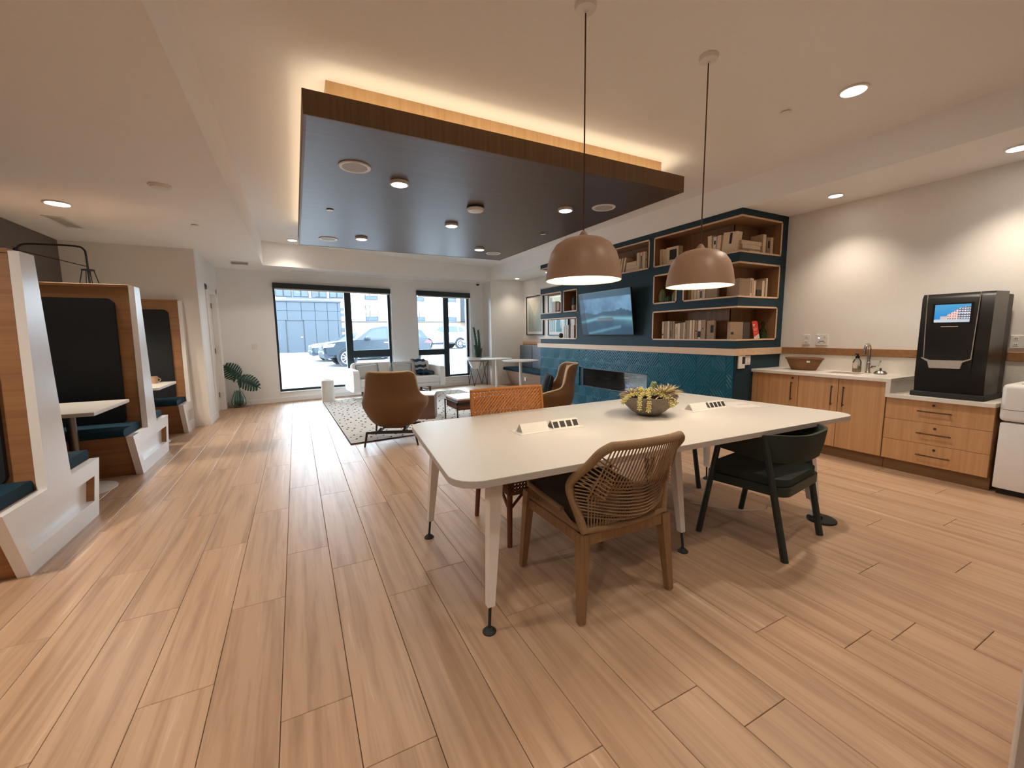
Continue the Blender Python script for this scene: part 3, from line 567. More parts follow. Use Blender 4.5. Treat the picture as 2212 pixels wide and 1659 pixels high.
# ------------------------------------------------------------------ books and ornaments
def book(label, grp, loc, th, dp, h, rot, mat='bookc', lean=0.0, flat=False, mark=None):
    t = thing('book', label, 'book', loc, rot, grp); t.rotation_euler = (0, lean, rot)
    if flat:      # lies flat: th = width along x, dp = depth along y, h = thickness
        b = MB(); b.box(-th/2, th/2, 0, dp, 0, .004).box(-th/2, th/2, 0, dp, h-.004, h).box(-th/2, th/2, 0, .005, .003, h-.003); build('cover', b, mat, parent=t)
        build('pages', MB().box(-th/2+.006, th/2-.006, .004, dp-.006, .004, h-.004), 'pages', parent=t)
    else:
        b = MB(); b.box(-th/2, th/2, 0, .005, 0, h, .0015).box(-th/2, -th/2+.004, .003, dp, 0, h).box(th/2-.004, th/2, .003, dp, 0, h); build('cover', b, mat, parent=t)
        build('pages', MB().box(-th/2+.004, th/2-.004, .004, dp-.006, .003, h-.006), 'pages', parent=t)
    if mark:
        u0, u1, v0, v1, mm = mark; build('print_patch', MB().box(-th/2+th*u0, -th/2+th*u1, -.0012, .001, h*v0, h*v1), mm, parent=t)
    return t
def row_front(lst, X, zb, niche_name, grp, mats, dp=.17, leans=None, marks=None, start=0):
    for i, (ya, yb, h) in enumerate(lst):
        w = ya-yb-.002; lean = (leans or {}).get(i, 0.0); m = mats[i % len(mats)]
        d = {'bookc': 'cream book', 'bookd': 'tan book', 'bookk': 'dark book', 'bookw': 'white book'}[m]
        book(f'{d} {"leaning" if lean else "standing"} {ORD[i+start]} from the left in the {niche_name}', grp, (X, (ya+yb)/2, zb), w, dp, h, -PI/2, m, lean, mark=(marks or {}).get(i))
E_f = [(4.614,4.577,.259),(4.569,4.513,.262),(4.511,4.469,.262),(4.461,4.419,.257),(4.415,4.376,.256),(4.367,4.321,.222),(4.319,4.273,.226),(4.265,4.222,.234),(4.219,4.193,.237),(4.191,4.163,.26),(4.160,4.116,.261),(4.114,4.071,.263),(4.061,4.030,.261),(4.022,3.980,.255),(3.973,3.923,.258),(3.919,3.853,.259)]
MK = {0: (.2,.8,.2,.3,'ink'), 3: (.3,.6,.1,.5,'ink'), 5: (.35,.6,.3,.8,'bookd'), 9: (.2,.8,.02,.06,'ink'), 13: (.2,.7,.4,.47,'ink'), 14: (.0,.95,.1,.42,'ink'), 15: (.3,.5,.5,.6,'ink')}
row_front(E_f, 4.955, 1.316, 'lowest corner niche', 'books in the lowest corner niche', ['bookc', 'bookd', 'bookc', 'bookd', 'bookd', 'bookc'], marks=MK)
book('dim book facing outward with a small dark picture, end of the lowest niche row', 'books in the lowest corner niche', (4.965, 3.783, 1.316), .12, .03, .249, -PI/2, 'bookd', mark=(.5, .9, .35, .75, 'ink'))
book('speckled grey-tan book facing outward left of the red leaflet in the lowest niche', 'books in the lowest corner niche', (5.03, 3.45, 1.316), .255, .04, .22, 0, 'bookd', mark=(.06, .26, .28, .42, 'ink'))
book('dark book standing just behind the red leaflet in the lowest niche', 'books in the lowest corner niche', (5.262, 3.47, 1.316), .14, .16, .221, 0, 'bookk')
t = thing('leaflet', 'red leaflet with a white foot leaning in the lowest bookcase niche', 'leaflet', (5.42, 3.425, 1.316)); t.rotation_euler = (math.radians(-7), math.radians(-6), 0)
build('sheet', MB().prism([(-.058, 0), (.058, 0), (.058, .20), (.05, .225), (.02, .237), (-.058, .237)], 0, .004, 'y'), 'red', parent=t)
build('white_foot', MB().prism([(-.058, .001), (.0575, .001), (.0575, .062), (-.058, .028)], -.0012, .001, 'y'), 'bookw', parent=t)
for i, (z, w0, hh) in enumerate(((.186, .04, .012), (.170, .03, .010), (.140, .075, .004), (.125, .07, .004), (.110, .06, .004), (.080, .07, .003))): build('printed_line', MB().box(-.045, -.045+w0, -.0012, .001, z, z+hh), 'bookw', parent=t)
t = thing('glass_bottle', 'small green glass bottle right of the red leaflet in the lowest niche', 'bottle', (5.585, 3.455, 1.316))
build('body', MB().lathe([(.045, 0), (.047, .02), (.045, .10), (.02, .14), (.016, .17), (.024, .185), (.024, .21), (.014, .225), (.010, .226)], 20), 'bottleg', parent=t)
build('contents', MB().lathe([(.040, .004), (.042, .02), (.040, .075), (.002, .076)], 20), 'stalk', parent=t); build('stopper', MB().lathe([(.012, .22), (.013, .235), (.001, .238)], 14), 'clear', parent=t)
A_l = [(4.722,4.671,.254),(4.668,4.635,.248),(4.632,4.598,.242)]
row_front(A_l, 4.975, 2.40, 'top corner niche by its left end', 'books in the top corner niche', ['bookc'])
book('cream book facing outward with a black photograph in the top corner niche', 'books in the top corner niche', (4.975, 4.484, 2.40), .222, .09, .252, -PI/2, 'bookc', mark=(.28, .86, .28, .85, 'ink'))
book('cream book lying flat behind the right pendant in the top corner niche', 'books in the top corner niche', (4.97, 3.995, 2.40), .25, .17, .075, -PI/2, 'bookc', flat=True); book('slim cream book lying on the flat book in the top corner niche', 'books in the top corner niche', (4.99, 4.0, 2.475), .22, .15, .04, -PI/2, 'bookw', flat=True)
A_r = [(3.868,3.806,.272),(3.800,3.752,.245),(3.746,3.690,.251)]
row_front(A_r, 4.955, 2.40, 'top niche by the right pendant', 'books in the top corner niche', ['bookc', 'bookw', 'bookc'], leans={0: -.05, 1: .03, 2: .05}, marks={1: (.3, .8, .6, .8, 'ink')})
book('thick leaning cream book with black cover letters in the top niche', 'books in the top corner niche', (4.952, 3.575, 2.402), .19, .10, .26, -PI/2, 'bookc', .10, mark=(.5, .68, .45, .95, 'ink'))
zz = 2.40
for i, (w_, d_, h_, l) in enumerate(((.37, .2, .052, 'bottom cream book of the flat stack at the top niche corner'), (.36, .19, .05, 'middle cream book of the flat stack at the top niche corner'), (.40, .2, .046, 'cream book topping the flat stack on the top niche corner'))):
    book(l, 'flat stack on the top niche corner', (5.215, 3.435, zz), w_, d_, h_, 0, ['bookd', 'bookc', 'bookc'][i], flat=True); zz += h_+.001
book('open cream booklet lying in front of the flat stack on the top niche corner', 'flat stack on the top niche corner', (5.20, 3.385, 2.40), .2, .045, .02, 0, 'bookw', flat=True)
def row_ret(lst, zb, nm, grp, mats, marks=None):
    for i, (xa, xb, h) in enumerate(lst):
        m = mats[i % len(mats)]; d = {'bookc': 'cream book', 'bookd': 'tan book', 'bookk': 'dark book', 'bookw': 'white book'}[m]
        book(f'{d} standing {ORD[i]} from the left in the {nm}', grp, ((xa+xb)/2, 3.45, zb), xb-xa-.003, .17, h, 0, m, mark=(marks or {}).get(i))
row_ret([(5.466,5.536,.262),(5.55,5.630,.234),(5.632,5.690,.238)], 2.40, 'kitchen end of the top niche', 'books in the top corner niche', ['bookc', 'bookd', 'bookc'], {1: (.3, .8, .4, .8, 'ink')})
row_ret([(5.035,5.250,.228),(5.254,5.300,.24),(5.302,5.322,.236),(5.326,5.375,.212),(5.395,5.500,.10),(5.505,5.56,.22),(5.583,5.625,.254)], 1.856, 'kitchen end of the middle niche', 'books in the middle corner niche', ['bookd', 'bookc', 'bookc', 'bookc', 'bookk', 'bookc', 'bookc'], {1: (.2, .8, .2, .9, 'bookd')})
book('tan book facing outward behind the short dark book in the middle niche', 'books in the middle corner niche', (5.45, 3.64, 1.856), .12, .015, .21, 0, 'bookd')
row_front([(4.165,4.120,.20),(4.112,4.066,.225),(4.062,4.018,.22),(4.012,3.972,.215),(3.966,3.926,.22),(3.922,3.882,.21)], 4.955, 1.856, 'middle corner niche below the right pendant', 'books in the middle corner niche', ['bookd', 'bookc', 'bookc', 'bookc', 'bookw', 'bookc'], marks={4: (.2, .8, .1, .5, 'ink')})
book('mottled tan book facing outward ending the row below the right pendant', 'books in the middle corner niche', (4.96, 3.79, 1.856), .17, .04, .20, -PI/2, 'bookd')
BZ = 2.40
row_front([(5.707,5.668,.253),(5.668,5.632,.262),(5.612,5.578,.265),(5.555,5.512,.265)], 4.985, BZ, 'niche by the left pendant', 'books beside the left pendant', ['bookc', 'bookc', 'bookc', 'bookc'], leans={1: .20, 2: .20, 3: .24})
zz = BZ
for i, (w_, h_, l) in enumerate(((.27, .055, 'bottom cream book of the flat stack right of the left pendant'), (.25, .04, 'middle cream book of the flat stack right of the left pendant'), (.23, .07, 'cream book topping the flat stack right of the left pendant'))):
    book(l, 'books beside the left pendant', (4.985, 5.335, zz), w_, .18, h_, -PI/2, 'bookc', flat=True); zz += h_+.001
row_front([(5.203,5.140,.285),(5.129,5.075,.283),(5.066,5.020,.282),(5.014,4.975,.278)], 4.975, BZ, 'niche by the left pendant', 'books beside the left pendant', ['bookc', 'bookc', 'bookc', 'bookd'], marks={1: (.3, .7, .1, .8, 'ink'), 3: (.3, .7, .5, .6, 'ink')}, start=4)
row_front([(7.282,7.224,.239),(7.211,7.154,.261),(7.141,7.085,.265),(7.072,7.028,.263),(7.014,6.960,.262),(6.956,6.900,.261)], 4.97, 1.316, 'lower left niche beside the television', 'books in the lower left niche', ['bookw', 'bookw', 'bookw', 'bookk', 'bookw', 'bookw'])
tag(build('decorative_ball', MB().ball((5.0, 7.40, 1.368), .052, 14, 9), 'ball'), 'dark brown textured ball left of the white books', 'ornament')
tag(build('paper_box', MB().box(4.96, 5.06, 7.55, 7.69, 1.856, 2.09, .004), 'bookw'), 'tall white block on the upper open shelf at the bookcase end', 'box')
t = thing('box', 'tan box with a dark knot on the upper open shelf by the white block', 'box', (5.0, 7.46, 1.856)); build('body', MB().box(-.04, .05, -.045, .045, 0, .205, .003), 'terracotta', parent=t); build('knob', MB().ball((-.042, -.01, .03), .012), 'ink', parent=t)
def ribcactus(lx, ly, z, r, h, l, mat='cactus', pot=None):
    t = thing('cactus', l, 'cactus', (lx, ly, z))
    z0 = 0
    if pot: build('pot', MB().lathe([(r*.6, 0), (r*.95, .03), (r*1.05, .09), (r*.98, .12), (r*.9, .12), (.002, .115)], 20), pot, parent=t); z0 = .11
    prof = [(r*.6, z0)]+[(r*(.92+.1*math.sin(PI*min(1, i/8*1.1)))*math.sqrt(max(.02, 1-max(0, (i/10-.55)/.45)**2)), z0+(h-z0)*i/10) for i in range(1, 11)]
    build('ribbed_stem', MB().lathe(prof, 40, wob=lambda a, zz: .07*math.cos(10*a)), mat, parent=t)
ribcactus(5.0, 4.665, 1.856, .052, .208, 'tall ribbed green cactus at the left of the small square niche', 'stalk'); ribcactus(5.0, 4.545, 1.856, .052, .10, 'squat round ribbed cactus in the middle of the small square niche'); ribcactus(5.0, 4.425, 1.856, .040, .165, 'ribbed cactus at the right edge of the small square niche', 'stalk')
ribcactus(5.05, 6.99, 1.856, .058, .30, 'slender cactus in a pinkish pot left of the television', 'cactus', 'terracotta')
# thermostat and switch on the bookcase end
t = thing('thermostat', 'white wall control with a dark display on the bookcase end', 'thermostat', (5.006, 3.358, .945)); build('plate', MB().box(-.065, .065, -.022, 0, 0, .168, .006), 'plastic', parent=t); build('display', MB().box(.0, .055, -.0235, -.020, .06, .15), 'ink', parent=t)
t = thing('light_switch', 'white rocker switch beside the dark-display wall control', 'switch', (5.145, 3.358, .985)); build('plate', MB().box(-.05, .05, -.010, 0, 0, .118, .004), 'plastic', parent=t); build('rocker', MB().box(-.02, .02, -.016, -.008, .03, .09, .002), 'whitem', parent=t)
# ------------------------------------------------------------------ kitchen run
CFX = 5.27
def cabinet(l, y0, y1, z1, doors, body_mat='oak'):
    t = thing('base_cabinet', l, 'cabinet', (5.55, (y0+y1)/2, 0), 0, 'oak cabinets of the coffee counter')
    P('body', MB().box(CFX+.02, 5.84, y0, y1, .118, z1), 'toe', t); P('toe_kick', MB().box(5.34, 5.84, y0, y1, 0, .118), 'toe', t)
    for nm, a, c, d, e, hy, hz, lk in doors:
        dr_ = P(nm, MB().box(CFX, CFX+.019, a+.002, c-.002, d, e, .0015), 'oak', t)
        b = MB()
        if nm == 'door': b.cone((CFX-.03, hy, hz-.11), (CFX-.03, hy, hz+.11), .006, n=8).cone((CFX-.03, hy, hz-.095), (CFX, hy, hz-.095), .005, n=6).cone((CFX-.03, hy, hz+.095), (CFX, hy, hz+.095), .005, n=6)
        else: b.cone((CFX-.03, hy-.12, hz), (CFX-.03, hy+.12, hz), .006, n=8).cone((CFX-.03, hy-.1, hz), (CFX, hy-.1, hz), .005, n=6).cone((CFX-.03, hy+.1, hz), (CFX, hy+.1, hz), .005, n=6)
        P('pull_handle', b, 'bronze', dr_)
        if lk: P('lock', MB().cone((CFX-.006, lk[0], lk[1]), (CFX+.001, lk[0], lk[1]), .011, n=12), 'bronze', dr_)
    return t
cabinet('oak cabinet with one lockable door against the bookcase end', 2.797, 3.35, .895, [('door', 2.797, 3.285, .125, .892, 2.862, .70, (2.862, .855)), ])
cabinet('oak double-door cabinet below the sink', 1.962, 2.795, .895, [('door', 2.383, 2.795, .125, .892, 2.437, .70, None), ('door', 1.962, 2.381, .125, .892, 2.323, .70, None)])
cabinet('low oak drawer cabinet with three wide drawers under the coffee machine', 1.208, 1.958, .744, [('drawer', 1.21, 1.956, .535, .742, 1.585, .643, (1.60, .705)), ('drawer', 1.21, 1.956, .330, .532, 1.575, .432, (1.575, .488)), ('drawer', 1.21, 1.956, .125, .327, 1.565, .222, (1.565, .283))])
tag(build('filler_panel', MB().box(CFX, CFX+.02, 3.287, 3.357, .118, .893), 'oak'), 'narrow oak filler strip at the bookcase end of the cabinets', 'panel')
SY0, SY1, SX0, SX1 = 2.30, 2.62, 5.45, 5.70
wt = thing('worktop', 'stepped white quartz worktop over the oak cabinets', 'worktop', (5.54, 2.3, .745))
b = MB(); b.box(5.23, SX0, 1.917, 3.357, .895, .932, .003).box(SX1, 5.836, 1.917, 3.357, .895, .932, .002).box(SX0, SX1, SY1, 3.357, .895, .932).box(SX0, SX1, 1.917, SY0, .895, .932)
P('upper_slab', b, 'quartz', wt); P('step_slab', MB().box(5.231, 5.836, 1.917, 1.957, .785, .8955, .002), 'quartz', wt); P('lower_slab', MB().box(5.23, 5.836, 1.205, 1.957, .745, .785, .003), 'quartz', wt)
P('backsplash', MB().box(5.836, 5.849, 1.957, 3.357, .932, 1.116), 'quartz', wt); P('backsplash', MB().box(5.836, 5.849, .9, 1.957, .785, 1.116), 'quartz', wt)
sk = thing('sink', 'rectangular undermount steel sink set in the white worktop', 'sink', (5.575, 2.46, .75))
b = MB(); b.box(SX0-.012, SX0, SY0, SY1, .75, .896).box(SX1, SX1+.012, SY0, SY1, .75, .896).box(SX0, SX1, SY0-.012, SY0, .75, .896).box(SX0, SX1, SY1, SY1+.012, .75, .896).box(SX0, SX1, SY0, SY1, .75, .76)
P('basin', b, 'steel', sk); P('drain', MB().lathe([(.03, .7605), (.03, .764), (.001, .764)], 16, c=(5.575, 2.46, 0)), 'chrome', sk)
fa = thing('faucet', 'chrome gooseneck faucet with a side lever behind the sink', 'faucet', (5.755, 2.325, .932))
build('base', MB().lathe([(.028, 0), (.028, .012), (.02, .018), (.02, .12), (.016, .125)], 20), 'chrome', parent=fa)
build('spout', MB().tube([(0, 0, .12)]+[(0, 0, .25)]+[(-.055+.055*math.cos(a), 0, .25+.075*math.sin(a)) for a in [PI*i/10 for i in range(1, 10)]]+[(-.11, 0, .25), (-.112, 0, .215)], .0145, 12), 'chrome', parent=fa)
build('lever', MB().tube([(0, -.015, .07), (0, -.075, .072), (-.004, -.098, .085), (-.006, -.112, .145)], [.016, .015, .008, .006], 10), 'chrome', parent=fa)
t = thing('soap_bottle', 'clear soap bottle with a black pump left of the faucet', 'soap bottle', (5.755, 2.435, .932))
build('bottle', MB().lathe([(.036, 0), (.04, .006), (.04, .12), (.03, .145), (.016, .155), (.016, .165)], 20), 'clear', parent=t); build('liquid', MB().lathe([(.034, .004), (.036, .01), (.036, .075), (.002, .076)], 20), 'liquid', parent=t)
build('pump', MB().lathe([(.020, .162), (.020, .185), (.010, .188), (.010, .205)], 14).box(-.045, .012, -.009, .009, .203, .217, .003), 'blackp', parent=t); build('label', MB().box(-.0412, -.0405, -.022, .022, .045, .11), 'bookw', parent=t)
t = thing('sink_strainer', 'dark steel sink strainer lid right of the faucet', 'strainer', (5.70, 2.19, .932)); build('dish', MB().lathe([(.055, 0), (.06, .012), (.04, .035), (.012, .04)], 20), 'steel', parent=t); build('knob', MB().lathe([(.012, .038), (.008, .055), (.012, .064), (.001, .066)], 12), 'blackm', parent=t)
t = thing('wicker_basket', 'brown oval wicker basket on the left end of the white worktop', 'basket', (5.60, 2.925, .932)); 
b = MB(); b.M = Matrix.Diagonal((.62, 1.0, 1.0, 1))
prof = []
for i in range(15): z = .008+.125*i/14; r = .135+.065*(z/.133); prof += [(r+.0045*(i % 2), z)]
b.lathe([(.02, 0), (.13, 0)]+prof+[(.212, .137), (.208, .146), (.196, .144)]+[(r-.018, z) for r, z in reversed(prof)]+[(.002, .012)], 48, wob=lambda a, z: .018*math.cos(28*a)*(1 if z < .135 else .2)); build('weave', b, 'wicker', parent=t)
b = MB(); b.M = Matrix.Diagonal((.62, 1.0, 1.0, 1)); b.tube([(.207*math.cos(2*PI*i/40), .207*math.sin(2*PI*i/40), .143) for i in range(40)], .010, 8, True); build('rim', b, 'wicker', parent=t)
build('paper_tag', MB().box(-.132, -.128, -.135, -.10, .10, .122), 'bookw', parent=t)
def outlet(y, z, w_, h_, l, led=False, x=5.849):
    t = thing('wall_outlet', l, 'outlet', (x, y, z)); build('plate', MB().box(-.009, 0, -w_/2, w_/2, 0, h_, .003), 'plastic', parent=t)
    for dy in ((0,) if w_ < .1 else (-.03, .03)):
        for dz in (.033, .088):
            s_ = build('socket', MB().box(-.011, -.006, dy-.017, dy+.017, h_*dz/.12-.016, h_*dz/.12+.016, .002), 'whitem', parent=t); build('slot', MB().box(-.0118, -.010, dy-.008, dy-.004, h_*dz/.12-.006, h_*dz/.12+.008).box(-.0118, -.010, dy+.004, dy+.008, h_*dz/.12-.006, h_*dz/.12+.008), 'uslot', parent=s_)
    if led: build('usb_light', MB().box(-.0125, -.010, .025, .038, .085, .095), 'blue_led', parent=t); build('usb_ports', MB().box(-.0125, -.010, -.03, .025, .045, .053), 'uslot', parent=t)
outlet(3.04, 1.237, .082, .128, 'white single outlet on the kitchen wall above the basket'); outlet(2.863, 1.234, .13, .135, 'white double outlet with a glowing blue light on the kitchen wall', True); outlet(1.245, 1.235, .13, .12, 'white outlet right of the black coffee machine at the frame edge')
# coffee machine
cm = thing('coffee_machine', 'tall black bean-to-cup coffee machine with a lit screen on the low worktop', 'coffee machine', (5.53, 1.54, .785))
MX, MY0, MY1 = 5.285, 1.30, 1.765
P('base', MB().box(MX-.012, 5.80, MY0-.012, MY1+.02, .786, .832, .006), 'blackm', cm)
b = MB(); b.prism([(MX+.02, .832), (MX, 1.0), (MX+.005, 1.70), (MX+.03, 1.738), (5.62, 1.745), (5.62, .832)], MY0, MY1, 'y'); P('body', b, 'blackp', cm)
P('rear_housing', MB().box(5.62, 5.80, MY0+.012, MY1-.012, .832, 1.725, .004), 'dimb', cm)
b = MB(); b.prism([(MX-.001, 1.0), (MX-.014, 1.16), (MX-.010, 1.69), (MX+.01, 1.725), (MX+.02, 1.725), (MX+.02, 1.0)], 1.39, 1.722, 'y'); P('front_panel', b, 'blackp', cm)
for y, y2 in ((1.727, 1.709), (1.384, 1.396)): P('trim_strip', MB().tube([(MX-.006, y, 1.735), (MX-.013, (y+y2)/2, 1.42), (MX-.014, y2, 1.145)], .0035, 6), 'silver', cm)
SCX = MX-.0165
b = MB(); b.prism([(1.722, 1.155), (1.665, 1.132), (1.44, 1.136), (1.388, 1.158), (1.392, 1.148), (1.445, 1.118), (1.455, 1.062), (1.66, 1.058), (1.675, 1.118), (1.718, 1.146)], MX-.03, MX+.01, 'x'); P('drip_spout_cover', b, 'silver', cm)
def mcol(u, v):
    c = (.02+.05*v, .20+.12*v, .62-.05*v)
    if v < .16: c = (.45, .55, .62)
    elif u > .36 and v < .34+.52*min(1, (u-.30)/.5):
        c = (.72, .50, .48) if u < .66 else (.62, .66, .72)
        fx = (u*14) % 1; fy = (v*7.5) % 1
        if .28 < fx < .72 and .25 < fy < .75: c = (.10, .12, .18)
        if u > .66 and fy < .35: c = (.05, .09, .16)
    elif u > .18 and v < .34: c = (.50, .46, .50)
    return c
b = MB(); b.grid(lambda u, v: (SCX, 1.664-.232*u, 1.478+.160*v), 64, 40, mcol); P('screen', b, 'screen', cm, smooth=0)
P('screen_bezel', MB().box(SCX+.0006, SCX+.01, 1.415, 1.682, 1.465, 1.652, .002), 'blackp', cm); P('status_bar', MB().box(SCX-.001, SCX+.004, 1.50, 1.612, 1.436, 1.443), 'bookw', cm)
# white beverage unit at the frame edge
wu = thing('ice_dispenser', 'white appliance with a black plinth at the right edge beside the drawers', 'appliance', (5.53, .77, 0))
P('plinth', MB().box(5.33, 5.80, .36, 1.165, 0, .055), 'blackm', wu); P('lower_door', MB().box(5.27, 5.82, .34, 1.18, .056, .628, .012, 2), 'whitem', wu)
P('upper_housing', MB().box(5.255, 5.82, .34, 1.19, .64, .955, .035, 3), 'whitem', wu); P('seam', MB().box(5.2535, 5.26, .36, 1.17, .738, .741), 'ventd', wu); P('door_pull', MB().box(5.262, 5.272, .55, .98, .535, .541), 'plastic', wu)
for i, (a, c, z) in enumerate(((1.02, .72, .895), (1.04, .70, .868), (.97, .71, .848))): P('printed_marking', MB().box(5.2538, 5.2560, c, a, z, z+.012), 'grille', wu)
P('top_plate', MB().box(5.32, 5.80, .36, 1.10, .955, .972, .004), 'plastic', wu)
t = thing('dispenser_head', 'small white-capped black dispenser on top of the white appliance', 'dispenser', (5.55, .86, .972)); build('body', MB().box(-.12, .15, -.2, .145, 0, .085, .004), 'blackp', parent=t); build('cap', MB().box(-.14, .17, -.22, .165, .085, .165, .03, 3), 'plastic', parent=t)
# ------------------------------------------------------------------ communal table
def rounded(poly, r, n=6):
    out = []; N = len(poly)
    for i in range(N):
        p = Vector(poly[i]); a = (Vector(poly[i-1])-p).normalized(); c = (Vector(poly[(i+1) % N])-p).normalized()
        ang = a.angle(c); d = r/math.tan(ang/2); cen = p+(a+c).normalized()*(r/math.sin(ang/2))
        s0 = p+a*d; s1 = p+c*d; v0 = s0-cen; v1 = s1-cen
        for k in range(n+1):
            tt = k/n; v = (v0*(1-tt)+v1*tt).normalized()*r; out.append(tuple(cen+v))
    return out
TP = [(.545, 1.575), (3.66, 1.505), (3.475, 2.985), (.675, 2.875)]
tb = thing('communal_table', 'long white communal work table on six angled white legs', 'table', (2.1, 2.24, 0))
P('tabletop', MB().prism(rounded(TP, .13, 8), .797, .80), 'white', tb); P('edge_band', MB().prism(rounded([(.544, 1.574), (3.661, 1.504), (3.476, 2.986), (.674, 2.876)], .13, 8), .768, .7968), 'edge', tb)
P('under_beam', MB().box(.85, 3.35, 2.12, 2.34, .70, .767), 'whitem', tb)
for fx, fy, tx, ty in ((.735, 1.69, .795, 1.735), (.745, 2.744, .80, 2.66), (2.149, 1.766, 2.149, 1.885), (2.16, 2.70, 2.16, 2.60), (3.50, 1.653, 3.40, 1.73), (3.455, 2.60, 3.36, 2.56)):
    k = .13; mx, my = fx+(tx-fx)*k/.767, fy+(ty-fy)*k/.767
    lg = P('leg', MB().post((mx, my, k), (tx, ty, .767), .036, .066), 'whitem', tb)
    P('levelling_foot', MB().cone((fx, fy, .012), (mx, my, k+.01), .0075, n=10).lathe([(.033, 0), (.033, .006), (.016, .022), (.002, .024)], 20, c=(fx, fy, 0)), 'blackm', lg)
P('cable_cover', MB().post((3.43, 1.675, .14), (3.345, 1.735, .767), .055, .075, .03, .04), 'edge', tb)
def power(x0, x1, y0, y1, l):
    t = thing('power_module', l, 'power outlet', ((x0+x1)/2, (y0+y1)/2, .80), 0, 'pop-up power modules in the table')
    P('base_plate', MB().box(x0, x1, y0, y1, .8002, .803, .001), 'plastic', t)
    yc = (y0+y1)/2; xm = x0+(x1-x0)*.46; tri = [(yc-.042, .803), (yc+.042, .803), (yc+.008, .853), (yc-.008, .853)]
    P('closed_cover', MB().prism(tri, x0+.03, xm, 'x'), 'plastic', t); P('cover_end', MB().prism([(yc-.036, .806), (yc+.036, .806), (yc, .848)], x0+.0285, x0+.03, 'x'), 'grille', t)
    o = P('socket_block', MB().prism(tri, xm+.035, x1-.025, 'x'), 'plastic', t)
    P('block_end', MB().prism([(yc-.036, .806), (yc+.036, .806), (yc, .848)], xm+.0335, xm+.035, 'x'), 'ventd', t)
    n = 4; w_ = (x1-.025-xm-.035)/n
    for i in range(n):
        a = xm+.035+w_*i+.007; c = a+w_-.014
        q = MB(); q.faces([(a, yc-.0390, .8095), (c, yc-.0390, .8095), (c, yc-.0150, .8445), (a, yc-.0150, .8445), (a, yc-.036, .8075), (c, yc-.036, .8075), (c, yc-.012, .8425), (a, yc-.012, .8425)], [(0,1,2,3), (7,6,5,4), (0,4,5,1), (1,5,6,2), (2,6,7,3), (3,7,4,0)])
        P('socket', q, 'uslot', o)
power(1.185, 1.675, 2.19, 2.33, 'pop-up power module in the table left of the succulent bowl'); power(2.695, 3.15, 2.17, 2.31, 'pop-up power module in the table right of the succulent bowl')
t = thing('desk_sheet', 'clear flat sheet with a small dark slot lying right of the right power module', 'sheet', (3.3, 2.2, .80), -.35); build('sheet', MB().box(-.12, .12, -.13, .13, .0005, .002), 'plastic', parent=t); build('slot', MB().box(-.02, .09, .0, .012, .002, .0026), 'grille', parent=t)
# floor power box and cable by the right legs
t = thing('floor_power_box', 'round black floor power box beside the right front table leg', 'power box', (3.425, 1.585, 0)); build('lid', MB().lathe([(.094, 0), (.094, .012), (.082, .02), (.001, .021)], 32), 'blackm', parent=t); build('hinge', MB().box(-.04, -.02, -.02, .03, .02, .045, .004), 'blackm', parent=t)
t = thing('power_cable', 'pale cable with a white plug curling from the floor box under the table', 'cable', (3.40, 1.66, 0))
build('plug', MB().box(3.385-3.40, 3.425-3.40, 1.625-1.66, 1.66-1.66, .024, .075, .006), 'plastic', parent=t)
build('cord', MB().tube([(.005, -.02, .07), (.03, .01, .12), (.01, .04, .19), (-.06, .12, .235), (-.14, .19, .16), (-.18, .22, .02), (-.28, .27, .008), (-.42, .36, .008), (-.5, .5, .008), (-.56, .62, .008)], .0045, 6), 'plastic', parent=t)
# ------------------------------------------------------------------ rope chair
rc = thing('dining_chair', 'woven rope dining chair with teak legs, back towards the viewer at the table', 'chair', (1.453, 1.815, 0))
for sx in (-1, 1):
    for fy, ty, zt in ((.30, .27, .50), (-.29, -.255, .455)):
        lg = build('leg', MB().post((sx*.30, fy, .006), (sx*.268, ty, zt-.01), .034, .056), 'teak', parent=rc); build('glide', MB().cone((sx*.30, fy, 0), (sx*.30, fy, .009), .019, n=16), 'chrome', parent=lg)
for a in ((-.25, .25, -.277, -.243), (-.25, .25, .25, .284), (-.284, -.25, -.25, .26), (.25, .284, -.25, .26)): build('rail', MB().box(*a, .385, .445, .004), 'teak', parent=rc)
def rtube(pts, r, n=10, closed=False): return MB().tube(pts, r, n, closed)
seatloop = [(-.27, -.25, .455), (-.275, 0, .455), (-.275, .27, .46), (-.26, .295, .465), (.26, .295, .465), (.275, .27, .46), (.275, 0, .455), (.27, -.25, .455)]
build('lower_tube', rtube([(-.27, -.255, .46), (-.272, .24, .46), (-.25, .283, .46), (.25, .283, .46), (.272, .24, .46), (.27, -.255, .46)], .014), 'rope', parent=rc)
build('upper_tube', rtube([(-.285, -.10, .515), (-.285, .24, .535), (-.262, .297, .538), (.262, .297, .538), (.285, .24, .535), (.285, -.10, .515)], .014), 'rope', parent=rc)
def wraps(a0, a1, b0, b1, n, r=.0042):
    b = MB(); a0, a1, b0, b1 = map(Vector, (a0, a1, b0, b1))
    for i in range(n):
        k = (i+.5)/n; p, q = a0.lerp(a1, k), b0.lerp(b1, k); b.tube([p, q], r, 5)
    return b
stuff(build('seat_wrap', wraps((-.285, -.12, .513), (-.285, .25, .535), (-.276, -.22, .455), (-.276, .25, .455), 24), 'rope', parent=rc)); stuff(build('seat_wrap', wraps((.285, -.12, .513), (.285, .25, .535), (.276, -.22, .455), (.276, .25, .455), 24), 'rope', parent=rc))
stuff(build('seat_wrap', wraps((-.25, .297, .537), (.25, .297, .537), (-.25, .286, .455), (.25, .286, .455), 28), 'rope', parent=rc))
build('seat_cushion', MB().box(-.262, .262, -.235, .278, .455, .548, .03, 3), 'cushd', parent=rc)
